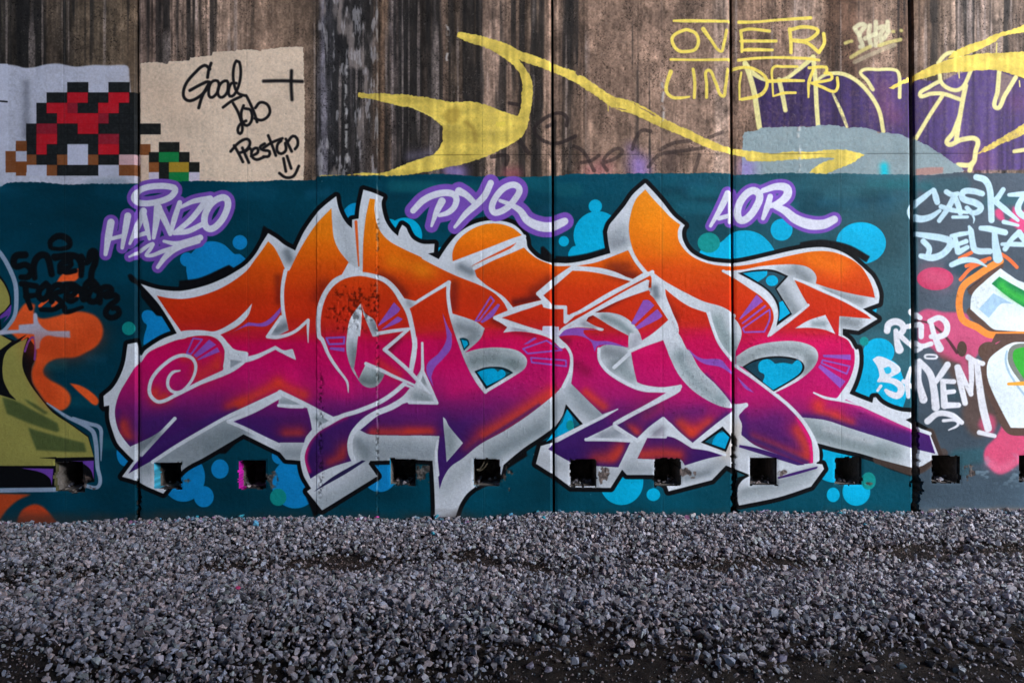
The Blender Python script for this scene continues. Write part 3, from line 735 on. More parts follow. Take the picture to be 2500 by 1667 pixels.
    for s, r, o in (('B1 625,900 630,1100', 10, .5), ('B1 1020,960 960,1060', 16, .4), ('B1 1500,880 1600,930 1700,1040', 12, .55), ('C1 1850,800 1700,820 1900,890', 14, .45), ('C1 1060,1020 1200,920', 16, .5), ('C1 900,1110 1100,1070', 10, .8), ('C1 720,1260 830,1310', 9, .6), ('C1 380,960 370,1150', 12, .55),
                    ('C1 2030,960 1750,1100 1480,1260', 7, .75), ('B1 1560,1520 1650,1420', 9, .6), ('D1 430,1080 520,1250', 10, .45), ('C2 1420,250 1500,300', 16, .35), ('D1 20,840 200,900', 14, .45), ('C1 880,1360 1060,1390', 6, .3), ('C1 1250,1420 1350,1440', 9, .5)):
        cs(s, r, DK, o)
    for s, r, o in (('B1 1600,760 1850,830', 20, .5), ('C1 100,830 180,850', 20, .4), ('D1 1700,760 1900,820', 26, .35), ('D1 300,400 420,600', 30, .25)):
        cs(s, r, (252, 150, 20), o)
    for s, r in (('C2 380,440 560,420', 28), ('B2 1100,400 1200,450', 22), ('B2 720,340 760,360', 22), ('D2 230,100 300,120', 20), ('D1 1300,1450 1900,1460', 20)):
        cs(s, r, (232, 20, 110), .5)
    # ---- white lines that run over the fills
    w = dict(color=WHITE, mat=2, pid=wp, soft=.8, hgt=.3)
    W = lambda s, wd: stroke(s, wd, **w)
    W('A1 1520,1375,10 1600,1365,11 1750,1368,11 1850,1400,11 1925,1470,13 1980,1530,16 2091,1550,13', 11)
    W('A2 1195,215,6 1260,130,7 1400,60,8 1520,15,9 1700,-20,10 1850,0,12 1930,100,15 1935,180,15 1920,260,13', 11)
    W('A2 2091,190,16 1990,270,15 1890,320,14 1700,400,10 1500,500,9 1360,560,9 1290,520,9 1270,450,9 1300,350,9 1400,240,9 1520,170,9 1620,180,9 1665,250,8 1640,360,7 1560,460,7 1490,480,8 1435,440,8 1430,370,8 1470,310,8 1530,295,4', 9)
    W('B2 230,190,14 340,200,15 430,180,12 520,140,9 600,100,9* 670,135,8 740,125,8* 770,195,3', 9)
    fill('B2 200,150* 280,165 420,185* 330,230 180,310* 150,300*', WHITE, mat=2, pid=wp)
    fill('B2 600,100* 680,130* 742,118* 775,205* 700,170 620,125*', WHITE, mat=2, pid=wp)
    fill('B2 220,200* 320,215* 218,272*', (150, 158, 166), mat=2, pid=wp, soft=1)
    fill('B1 0,1355* 100,1350 250,1270 340,1190 405,1115* 370,1220 280,1310 120,1390*', WHITE, mat=2, pid=wp)
    W('B1 688,840,10 665,960,9 660,1080,9 670,1200,9 695,1330,9', 9)
    fill('B1 650,1225* 670,1240* 715,1345* 590,1410* 520,1400*', WHITE, mat=2, pid=wp)
    gs('B1 610,1350 690,1310', 9, D, .9)
    W('B1 650,1230,7 535,1400,9* 620,1405,9 760,1360,8 880,1260,8* 878,1340,6 880,1450,2', 8)
    W('B2 640,480* 500,545 348,615 A2 1950,680 1800,762 1500,938 1300,1070', 9)
    W('B2 640,478,12 870,590,11 1070,700,13', 12)
    W('B2 200,725,9 350,790 480,855 630,925', 9)
    W('B2 200,730,8 420,640,8 635,520,9', 7)
    W('B2 630,590,8 720,598,9 830,600,9', 8)
    W('A2 1205,1010 1340,860 1488,702', 9)
    gs('A2 1230,920 1340,850', 12, (110, 120, 128), .8)
    W('B2 1222,480,2 1215,400,6 1190,355,6 1110,250,8 1050,150,8 1000,30,10 B1 975,1400,11 968,1250,12 990,1120,13 1040,1010,12 1110,930,14 1200,885,12 1320,868,10 1430,885,11 1530,920,12 1610,990,13 1670,1080,14 1730,1190,13 1765,1330,11 1785,1450,12 B2 1785,100,12 1765,230,12 1755,290,10', 11)
    fill('B1 1150,905* 1180,860 1225,775* 1300,820* 1350,860* 1250,890', WHITE, mat=2, pid=wp)
    W('B2 1700,405 1600,490 1480,566 1300,640 1170,680 1060,740 960,800 880,890 835,1000 835,1080 860,1180 905,1260', 11)
    W('B2 1790,460 1700,540 1600,603 1450,665 1340,735 1265,820 1238,900 1243,990 1270,1060', 12)
    fill('B2 1755,470* 1850,290* 1980,575* 1735,565*', WHITE, mat=2, pid=wp)
    gs('B2 1800,510 1900,540', 10, (124, 138, 140), .8)
    gs('B2 1855,340 1870,390', 7, (110, 120, 124), .8)
    W('B2 1850,60,6 1852,200,7 1850,300,9 1800,430,8', 7)
    W('B2 1850,290* 1910,420 1975,570* 1740,565', 8)
    # counters of the O
    fill('B1 1330,1118* 1280,1180 1235,1260 1215,1360 1203,1460 B2 1203,60 1210,150 1245,270 1295,355 1345,418 1400,440 1455,430 1500,385 1530,325* 1375,230* 1310,365* 1270,280* 1290,150 1308,0 B1 1322,1400 1340,1200*', WHITE, mat=2, pid=wp)
    fill('B2 1375,255* 1515,335* 1480,385 1430,410 1380,405 1325,370*', (186, 198, 200), mat=2, pid=wp)
    gs('B2 1340,380 1440,390 1500,340', 13, (84, 98, 98), .9)
    gs('B1 1260,1480 1250,1568', 12, (150, 166, 170), .7)
    gs('B2 1280,130 1265,250', 9, (110, 122, 126), .85)
    fill('B1 1335,1120* 1365,1200 1440,1255 1475,1345* 1480,1398* 1430,1400* 1400,1330 1350,1210*', WHITE, mat=2, pid=wp)
    gs('B1 1430,1290 1450,1340', 7, D, .8)
    W('B1 1480,1372,9 1600,1352,9 1735,1335,8* 1625,1430,9 1530,1510,10* B2 1600,175,9 1740,300,10 1830,400,9 1915,490,4', 9)
    W('B2 1372,235,9 1500,290,9 1600,340,8 1830,440,6 1918,492,4', 7)
    # B
    W('C1 335,940,10 200,1020,8 0,1145,8 B1 1715,1165,8', 8)
    fill('B1 1660,1065* 1740,1085* 1800,1100* 1730,1170*', WHITE, mat=2, pid=wp)
    gs('B1 1735,1105 1750,1130', 6, (130, 132, 140), .7)
    W('C1 332,940,10 328,1050,9 345,1180,9 375,1300,8 460,1540,9 C2 520,285,9 580,390,9 645,475,9', 9)
    fill('C1 355,1200* 560,1270 640,1330* 600,1420 460,1545* 400,1380', WHITE, mat=2, pid=wp)
    gs('C1 430,1320 560,1370 500,1440', 14, (104, 116, 120), .85)
    fill('C1 425,1415* 460,1410 500,1430 510,1470* 462,1520*', (10, 52, 62), mat=3, pid=sh)
    fill('C1 440,1425* 490,1440 498,1465* 465,1500*', (0, 160, 200), mat=3, pid=sh)
    fill('C2 475,140* 600,108 750,98 900,118 975,165 1000,212 980,275 900,335 640,492* 560,345 525,280*', WHITE, mat=2, pid=wp)
    gs('C2 540,215 700,195 880,225', 16, (96, 114, 114), .9)
    gs('C2 520,150 700,120 880,140', 5, (150, 160, 160), .6)
    gs('C2 880,240 950,260', 9, (110, 124, 124), .7)
    fill('C2 552,300* 640,268 760,262 830,280 882,312* 650,452*', (12, 30, 38), mat=3, pid=sh)
    fill('C2 575,308* 650,282 760,280 860,315* 658,425*', (30, 78, 90), mat=3, pid=sh)
    fill('C2 575,308* 650,282 720,278 750,305* 780,285 815,310 810,345 658,425*', (0, 160, 206), mat=3, pid=sh)
    fill('C2 285,688* 305,705 335,765 455,910* 400,975 315,1072* 302,900 290,780', WHITE, mat=2, pid=wp)
    gs('C2 325,820 345,900 330,1000', 14, (120, 136, 138), .85)
    W('C2 1250,30,7 1320,75,8 1370,150,8 1378,230,8 1360,320,8 1310,430,9', 8)
    W('C2 240,890,6 225,1000,7 240,1180,8', 6)
    W('C1 365,775,8 700,650,9 870,585,10 975,550,10', 9)
    W('C1 550,820,9 700,742,9 850,680,9 970,628,9', 9)
    fill('C1 508,812* 620,748 910,602* 860,648 650,745', (216, 84, 40), mat=1, pid=lt['B'])
    stroke('B1 1288,425,7 1300,620,6 1312,800,3', 6, (226, 96, 36), mat=1, pid=lt['O'], soft=.8)
    fill('C1 840,1310* 900,1310 1000,1330 1120,1370* 950,1350 800,1365*', WHITE, mat=2, pid=wp)
    gs('C1 900,1335 980,1345', 7, (150, 140, 160), .7)
    # E
    W('C1 2065,852,10 1890,945,9 1700,1050,8 1500,1165,8 1375,1222,9', 8)
    W('C1 2015,930,7 1800,1045,7 1480,1230,7 1300,1340,8 1262,1400,7', 7)
    W('C1 2020,930,8 2020,985,7', 7)
    W('C1 1385,1222* 1325,1275* 1325,1150* 1220,1145 1140,1120*|C1 1140,1100 1000,1150 850,1190 725,1240* 830,1290 1000,1330 1200,1385', 9)
    W('C1 1095,1035,11 1240,915,11 1390,810,10* 1500,820,8 1650,845,7 1890,920,7', 9)
    W('C1 1095,1040 1150,1100', 8)
    fill('C1 1130,1315* 1270,1315* 1275,1390* 1220,1400* 1130,1370*', (206, 204, 222), mat=2, pid=wp)
    W('C1 1870,650 1930,760 2010,860', 10)
    fill('D1 285,850* 330,840* 345,895* 415,990* 420,1120* 400,1130* 300,1040* 320,1000* 315,900*', WHITE, mat=2, pid=wp)
    gs('D1 345,990 355,1050', 7, D, .9)
    W('D1 415,1110 480,1260* 340,1380 235,1450', 9)
    fill('C1 1500,1265* 1580,1310 1655,1345* 1500,1310 1390,1320* 1450,1275*', WHITE, mat=2, pid=wp)
    gs('C1 1480,1290 1560,1320', 5, (150, 146, 160), .8)
    fill('C1 1560,1215* 1700,1200 1800,1240 1900,1320 1960,1420 1980,1460* 1870,1500* 1862,1392* 1700,1305', WHITE, mat=2, pid=wp)
    gs('C1 1650,1230 1780,1290 1870,1360', 7, (116, 138, 138), .85)
    fill('D1 120,1500* 130,1370* 215,1370* 240,1448* 160,1500*', (206, 208, 216), mat=2, pid=wp)
    gs('D1 170,1460 200,1400', 9, (150, 154, 164), .6)
    fill('C2 1605,120* 1640,85 1740,75 1860,112* 1880,150 1740,268* 1935,390* 1900,425 1750,345 1660,270', WHITE, mat=2, pid=wp)
    fill('C2 1880,145* 1900,250 1935,390* 1745,268*', WHITE, mat=2, pid=wp)
    gs('C2 1680,130 1800,180 1740,240', 14, (110, 120, 124), .85)
    gs('C2 1800,270 1890,350', 12, (126, 142, 144), .85)
    W('C2 1610,110,8 1615,200,8 1670,285,9 1760,355,9 1900,430,9 2000,460,9 2091,465,9 D2 480,465,8 558,430,10', 9)
    W('C2 1740,268 1870,150|D2 125,132 250,78 420,18', 9)
    W('D2 558,430,9 300,580,8 0,745,8 C2 1740,765,8 1520,875,8', 8)
    fill('C2 1520,880* 1745,760* 1880,885* 1700,888', (196, 200, 210), mat=2, pid=wp)
    gs('C2 1640,850 1760,820', 9, (120, 130, 138), .7)
    W('C2 1500,880 1700,882 1890,892|C2 1745,762 1935,890* 2091,760', 8)
    W('C2 1770,622,3 1640,690,8 1500,760,8 1250,890,9', 8)
    W('D2 0,770,9 195,890,10* 310,780,9 415,705,10* 560,840,9 665,930,10* 850,780,10 1010,660,11 1120,590,10', 10)
    W('D2 440,838* 520,858 665,945* 800,965 940,1010|D2 285,855 435,858* 440,835', 7)
    fill('D2 320,840* 410,760* 425,852* 300,855*', (190, 186, 196), mat=2, pid=wp)
    gs('D2 350,820 400,790', 8, (120, 124, 134), .7)
    # window between E and R
    fill('D2 735,905* 920,770* 1000,860* 950,985*', BLACK, mat=3, pid=sh)
    fill('D2 770,900* 915,800* 978,860* 940,962*', (16, 90, 110), mat=3, pid=sh)
    fill('D2 840,880* 880,830 930,815* 978,862* 940,958* 830,920*', (0, 160, 206), mat=3, pid=sh)
    # window between B and E
    fill('C2 1330,580* 1478,752* 1240,865* 1150,910* 1240,770* 1300,680', BLACK, mat=3, pid=sh)
    fill('C2 1340,620* 1450,755* 1240,850* 1160,900* 1250,790*', (16, 92, 112), mat=3, pid=sh)
    fill('C2 1340,625* 1385,690* 1400,800* 1240,862* 1160,900* 1255,785* 1300,735*', (0, 160, 206), mat=3, pid=sh)
    disc('C2', 1365, 760, 32, (16, 140, 140), sh, ry=44)
    W('C2 1230,890 1480,762', 9)
    # R
    W('D1 330,880,11 420,950,13 600,1055,16 750,1130,18 900,1170,16 1010,1225,13', 14)
    W('D1 415,990,9 425,1060,9 480,1200,9 530,1350,10 D2 470,120,9 500,200,9 560,310,9 640,410,9 760,510,9 900,580,9 1000,600,8 1120,585,10', 9)
    fill('D1 470,1260* 500,1290 545,1380 580,1480 D2 640,130 720,270 860,420 960,540* 1000,580* 900,575 760,500 640,400 550,290 490,190 440,60 D1 420,1400*', WHITE, mat=2, pid=wp)
    gs('D2 560,180 640,300 760,430 900,540', 14, (112, 134, 136), .9)
    gs('D2 620,220 720,360 850,480', 8, (206, 210, 216), .6)
    fill('D1 790,1195* 900,1190 1010,1235 1075,1330 1078,1400 1040,1510* 1000,1560 D2 1010,180* 940,130 880,30 D1 850,1390 815,1280', WHITE, mat=2, pid=wp)
    gs('D1 870,1270 930,1400 990,1500', 17, (120, 142, 142), .9)
    gs('D1 1000,1290 1040,1340', 8, (220, 222, 228), .6)
    W('D1 800,1200,9 850,1360,8 900,1470,8 1000,1600,8', 8)
    W('D1 925,842,7 1020,890,8 1150,970,11 1280,1060,12 1350,1150,10 1370,1240,9 1345,1330,9 1308,1395,5', 9)
    W('D1 1325,1385 1450,1290 1580,1190 1648,1132', 7)
    fill('D1 1050,860* 1200,833 1350,833 1480,885* 1380,995* 1512,1210* 1378,1310* 1395,1200 1370,1100 1300,1010 1180,930', BLACK, mat=3, pid=sh)
    fill('D1 1080,860* 1200,848 1340,848 1455,890* 1365,990* 1480,1200* 1400,1265* 1410,1190 1390,1100 1310,1000 1190,918', (44, 74, 86), mat=3, pid=sh)
    fill('D1 1095,862* 1200,848 1300,842* 1295,880 1220,935*', (0, 164, 206), mat=3, pid=sh)
    disc('D1', 1340, 925, 52, (0, 168, 210), sh, ry=46)
    fill('D1 1400,1110* 1430,1095* 1495,1200* 1395,1270* 1405,1190', (0, 168, 210), mat=3, pid=sh)
    fill('D1 1535,1330* 1650,1262 1795,1215* 1880,1378* 1780,1340 1650,1325', WHITE, mat=2, pid=wp)
    gs('D1 1700,1290 1780,1290', 6, (110, 130, 134), .7)
    W('D1 1528,908,6 1660,955,7 1820,1030,7 1960,1095,7 E1 700,1170,7 830,1250,5', 7)
    fill('D2 1035,175* 1150,100 1300,58 1500,42 1630,65 1712,112 1732,182 1690,272 1560,382 1350,492* 1085,262* 1035,250*', WHITE, mat=2, pid=wp)
    gs('D2 1080,220 1250,130 1450,110 1620,140 1660,200', 13, (120, 134, 134), .8)
    gs('D2 1620,300 1680,220', 9, (110, 122, 124), .7)
    fill('D2 1088,262* 1200,200 1350,173 1500,182 1590,218 1615,272 1570,340 1350,475*', BLACK, mat=3, pid=sh)
    fill('D2 1105,262* 1200,215 1350,188 1490,196 1575,228 1598,272 1555,335 1350,460*', (24, 62, 76), mat=3, pid=sh)
    fill('D2 1350,460* 1260,390* 1275,330 1230,300 1225,240 1260,205 1320,202 1365,235* 1440,228 1510,240* 1560,205 1597,262 1560,330', (0, 166, 208), mat=3, pid=sh)
    W('D2 1030,255,8 1200,372,8 1350,485,8 1480,590,9 1600,720,9 1680,850,10 1720,960,12 1725,1050,12', 9)
    W('E2 300,482,4 400,525,7 540,550,7 690,592,2|E2 505,535,8 560,530,10', 7)
    W('E2 570,520 700,580 900,672 1100,762 1290,830', 9)
    fill('D2 1065,925* 1200,950 1400,1010 1620,1095* 1560,1100* 1300,1020 1060,945*', PU, mat=1, pid=lt['R'])
    fill('D2 1390,1200* 1560,1150 1730,1108* 1725,1125* 1560,1175 1395,1215*', PU, mat=1, pid=lt['R'])
    fill('B2 925,1325* 1100,1190 1340,1055* 1370,1060* 1200,1170 1040,1260', (40, 34, 74), mat=1, pid=lt['O'])
    # teal gap under the R leg
    fill('D2 960,1105* 1150,1180* 1060,1210* 1040,1215*', BLACK, mat=3, pid=sh)
    fill('D2 1045,1155* 1115,1185* 1045,1205*', (30, 80, 92), mat=3, pid=sh)
    # purple accents
    V = (140, 84, 184)
    ac = dict(color=V, mat=1, hgt=.2)
    def P(s, c):
        fill(s, V, .95, mat=1, pid=lt[c])
    P('B1 165,1400* 290,1330 370,1278* 480,1285 560,1240 650,1145* 640,1200 560,1290 500,1315 370,1310 260,1350', 'Y')
    for s in ('B1 1475,1300* 1610,1108* 1665,1165* 1640,1200 1480,1310*', 'B1 1500,1340* 1640,1228* 1685,1250* 1650,1280 1515,1338*', 'B2 1070,95* 1190,100* 1190,135* 1060,115*'):
        P(s, 'O')
    stroke('B1 1035,1412* 1190,1405* 1185,1460* 1060,1465*', 5, V, mat=1, pid=lt['O'], closed=True)
    for s in ('C1 600,1275* 750,1120* 770,1130* 710,1230* 620,1285*', 'C1 965,1470* 1060,1405* 1085,1415* 1010,1460*', 'C2 290,20? '.replace('?', '')):
        if s.count(',') > 2:
            P(s, 'B')
    stroke('C1 560,1265* 690,1060* 718,1095* 590,1265*|C2 965,110* 1165,40* 1295,120* 1005,150*|C2 1032,185* 1330,208* 1332,258* 1040,225*', 4, V, mat=1, pid=lt['B'], closed=True)
    P('C1 280,1195* 320,1300 360,1380* 350,1490 260,1568 C2 200,220 150,300 C2 205,440* 180,330* 145,300 155,230 220,170 C1 240,1550 300,1460 315,1390', 'B')
    P('C2 360,20* 350,110 280,200 215,270 180,360* 200,420* 150,330 145,280 180,220 250,160 310,80', 'B')
    for s in ('D1 140,1290* 245,1090* 290,1090 340,1135* 170,1300*', 'D1 175,1320* 365,1165* 410,1225* 380,1250 200,1340*', 'C1 1265,1400* 1330,1340 1450,1325 1600,1345* 1480,1345 1480,1370 1560,1430 1700,1440 1850,1490* 1700,1470 1600,1480 1575,1530* 1540,1440 1450,1395 1330,1390'):
        P(s, 'E')
    for s in ('D1 1060,1250* 1210,1040* 1265,1100* 1070,1255*', 'D1 1080,1285* 1280,1130* 1295,1140* 1090,1295*', 'D2 1770,160* 2010,158* 2010,205* 1780,180*', 'D2 1730,265* 1750,240* 1965,385* 1920,445*',
              'D2 585,20* 640,120 740,190 900,200 960,260 1005,310* 1005,330* 900,265 760,235 660,160', 'D2 1040,345* 1120,420 1190,485* 1110,445'):
        P(s, 'R')
    stroke('D1 1090,1330* 1320,1170* 1320,1250 1275,1358* 1105,1362*|D2 1770,205* 2000,258* 1975,322* 1760,230*', 4, V, mat=1, pid=lt['R'], closed=True)
    fill('A2 1590,150* 1640,15* 1725,30* 1630,150*', (0, 0, 0), 0, mat=None)
    stroke('A2 1590,145* 1645,20* 1720,30* 1625,155*', 4, V, mat=1, pid=lt['Y'], closed=True)
    P('A2 1645,165* 1780,30* 1840,75* 1670,185*', 'Y')
    P('A2 1675,200* 1850,95* 1870,135* 1690,205*', 'Y')

def tags():
    halo = (118, 78, 178)
    def tag(label, strokes, grow, fat=0.):
        p = part('graffiti_tag', label)
        for s, w, cl in strokes:
            stroke(s, w, (122, 80, 178), pid=p, soft=1.2, closed=cl, add=grow, hgt=.15)
        for s, w, cl in strokes:
            stroke(s, w, (216, 216, 228), pid=p, soft=.9, closed=cl, hgt=.15, add=fat)
    tag('white tag with purple halo reading HANZO', [
        ('A1 945,430,15 925,540,15 898,700,7|A1 1088,375,14 1068,490,12 1040,645,6|A1 920,575,6 1060,540,7', 8, False),
        ('A1 1220,335,15 1175,450,14 1105,610,4|A1 1215,335,12 1245,450,11 1272,570,5|A1 1140,550,6 1245,520,8', 8, False),
        ('A1 1345,305,17 1330,420,13 1308,560,6|A1 1350,310,14 1420,450,11 1448,530,6|A1 1530,262,9 1485,400,11 1452,530,6', 8, False),
        ('A1 1540,300,5 1650,250,9 1790,228,12|A1 1760,240,12 1630,400,11 1495,515,9|A1 1485,520,8 1600,505,10 1715,450,10', 8, False),
        ('A1 1890,218 1800,270 1745,370 1750,460 1800,485 1880,420 1935,310 1935,240', 13, True),
        ('A1 1140,215 1210,145 1350,120 1480,135 1490,165 1440,220 1310,262 1180,262', 12, True),
        ('A1 1395,590,4 1500,610,9 1600,590,10 1705,560,12|A1 1690,590,8 1520,640,12 1420,710,11 1342,810,6|A1 1540,630,9 1400,670,8 1250,712,5 1285,650,6 1300,610,5 1200,670,7 1100,722,2', 8, False)], 11.5, 1.6)
    tag('white tag with purple halo reading PYQ', [
        ('C1 30,330,13 120,240,15 230,190,15 340,180,15 395,215,14 385,290,13 330,345,12 255,370,8|C1 275,250,17 230,340,13 187,460,5', 14, False),
        ('C1 420,165,18 480,195,14 550,262,12|C1 690,95,14 640,200,15 570,275,15 480,355,13 385,470,6', 14, False),
        ('C1 890,110 800,140 725,230 700,310 730,348 830,305 905,220 935,150', 14, True),
        ('C1 770,245,7 850,275,10 940,330,14 1000,410,18 1100,460,22 1200,468,22 1300,430,18 1320,420,16', 14, False)], 14, .8)
    tag('white tag with purple halo reading AOR', [
        ('D1 965,185,13 910,300,11 818,460,4|D1 985,190,9 988,300,9 980,428,5|D1 890,395,7 985,370,7', 8, False),
        ('D1 1175,160 1090,225 1048,330 1068,408 1130,395 1205,300 1235,200', 14, True),
        ('D1 1265,160,9 1380,125,13 1465,140,17 1470,200,17 1400,265,14 1310,295,6|D1 1325,210,10 1300,300,12 1265,395,6|D1 1370,295,9 1450,330,15 1540,400,19 1660,445,22 1780,445,19 1870,405,15', 14, False)], 11, 2.0)
    k = part('graffiti_tag', 'black sprayed tag reading SAYEM FOREVER')
    b = dict(color=(12, 15, 18), pid=k, soft=2.2, op=.98, add=1.2)
    stroke('A1 430,640,9 430,590,11 500,545,14 580,575,14 590,630,10 520,655,8 440,650,7|A1 215,705,15 130,720,15 130,800,13 220,790,13 265,840,13 240,890,13 180,895,11|A1 295,900,11 290,780,14 340,710,15 400,720,14 440,870,13', 13, **b)
    stroke('A1 460,720,12 520,720,12 600,740,12|A1 510,850,12 520,780,12 600,770,12 590,810,10 530,820,10 560,850,12 640,840,10|A1 470,730,14 560,710,14 650,720,14 690,780,14 690,880,11|A1 690,720,13 740,770,12 790,680,18 810,760,15 780,850,13 775,960,13', 13, **b)
    stroke('A1 185,950,12 310,972,12|A1 215,955,13 228,1060,12 262,1160,9|A1 222,1058,12 300,1048,10|A1 380,960 330,1020 350,1080 400,1060 420,990 390,950|A1 440,1100,12 440,1000,12 500,960,13 540,1000,12 470,1040,11 530,1110,11', 13, **b)
    stroke('A1 560,960,12 620,960,14 680,1000,13|A1 560,1080,11 580,1010,12 640,1000,12 620,1050,11 560,1060,10 600,1100,11 650,1080,9|A1 690,1000,13 720,1080,14 730,960,13 790,930,14 820,1010,12|A1 800,970 750,1050 770,1100 830,1090 850,1020 820,960', 13, **b)
    stroke('A1 850,1110,12 860,1000,13 920,980,13 950,1010,12 890,1050,12 980,1050,13 1000,1080,12 930,1140,12 900,1200,12 940,1240,12 1010,1210,12 1000,1160,11 960,1160,10|A1 350,1170,9 450,1170,10 540,1140,11 560,1190,10 700,1150,6', 13, **b)

def left_piece():
    p = part('graffiti_letter', 'olive green piece with orange blobs at the left edge')
    OL, DO, OR, LW = (158, 152, 78), (76, 90, 50), (240, 92, 40), (150, 168, 192)
    q = dict(pid=p)
    fill('A1 60,1340* 150,1200 230,1110 300,1130* 290,1200 350,1245 480,1225 600,1190 720,1190 820,1230 872,1310 870,1400 820,1480 740,1530 640,1575 A2 500,190 420,220 375,270 370,320 420,370 530,430 590,490 602,550 570,610 510,640* 400,570 330,480 280,400 268,300 300,200 A1 300,1500 150,1420*', OR, soft=2, **q)
    fill('A1 480,940* 530,870 640,830 720,800* 650,920 560,930*', OR, soft=1, **q)
    stroke('A1 340,1140 410,1080|A1 450,1140 500,1090|A1 570,1060 670,1050', 8, OR, pid=p)
    fill('A2 590,400* 680,420 780,480 840,550 812,590 740,540 650,460', OR, soft=1, **q)
    fill('A2 -840,1340* 0,1338* 270,1345* 150,1400 50,1490 -20,1600* -840,1640*', (196, 74, 36), soft=2, **q)
    fill('A2 140,1590* 180,1490 250,1440 320,1430 390,1470 500,1600*', (208, 72, 36), soft=2, **q)
    fill('-240,660* A1 0,880* 50,950 90,1050 95,1130* 40,1200* 0,1230* 30,1380 130,1435* 230,1380* A2 150,60* 240,10* 300,100 300,200* 270,260 268,380 330,490 430,610 600,740 755,850* 805,1040* 805,1240* 460,1290* -840,1290*', BLACK, **q)
    fill('-240,680* A1 0,905* 40,960 78,1050 85,1120* 40,1180* -10,1215* -840,1215*', OL, **q)
    fill('A1 0,1225* 60,1170 98,1125* 85,1215 20,1290* 70,1220* 0,1250*', (112, 66, 168), **q)
    fill('A2 -840,0* 0,-10* 100,45* 0,120* -840,160*', OL, **q)
    fill('A2 235,18* 130,70 50,140 22,250 32,380 85,490* 140,545* 0,500* -840,480* -840,1105* 470,1103* 470,1035* 800,1028* 750,860* 600,752 450,650 345,530 245,390 192,260 200,130', OL, **q)
    for s in ('A2 20,520* 130,550 300,640 490,740* 508,805* 480,815 250,740 60,660*', 'A2 200,530* 300,580 412,655* 380,665* 240,570', 'A2 240,780* 450,840 720,910* 738,985* 600,985 310,970*'):
        fill(s, DO, .92, soft=1.5, **q)
    fill('A2 330,1035* 480,1028* 480,1045*', BLACK, **q)
    fill('A2 610,1065* 800,1058* 800,1220* 775,1140 715,1090', (112, 66, 168), **q)
    fill('A2 180,1123* 455,1128* 442,1275* 425,1210 350,1160', (112, 66, 168), **q)
    stroke('A2 212,130 245,45 285,12 300,90 295,200', 5, (112, 66, 168), pid=p)
    w = dict(color=LW, pid=p, soft=1)
    stroke('-60,560,11 A1 0,690,11 80,820,11 130,950,11 140,1090,11 125,1220,10 60,1320,9 0,1370,7', 11, **w)
    fill('A1 -5,1345* 160,1343* 160,1300* 285,1290* 285,1208 300,1195 315,1208 330,1280 400,1345 500,1352 595,1352* 600,1410* 480,1402 400,1392 350,1430 335,1500* 305,1507* 290,1380* 150,1372 -5,1388*', (184, 186, 206), soft=1, **q)
    glow('A1 330,1480 620,1500 780,1400', 34, (196, 58, 20), .5, clip=[3])
    glow('A2 340,330 420,520', 22, (196, 58, 20), .45, clip=[3])
    stroke('A2 400,570,3 560,680,8 780,800,11 815,900,11 830,1100,10 840,1275,9 700,1265,9|A2 620,690,3 760,745,9 850,780,10 862,880,8 862,1060,2', 9, **w)
    stroke('-240,1205 A2 0,1312 480,1305', 11, **w)

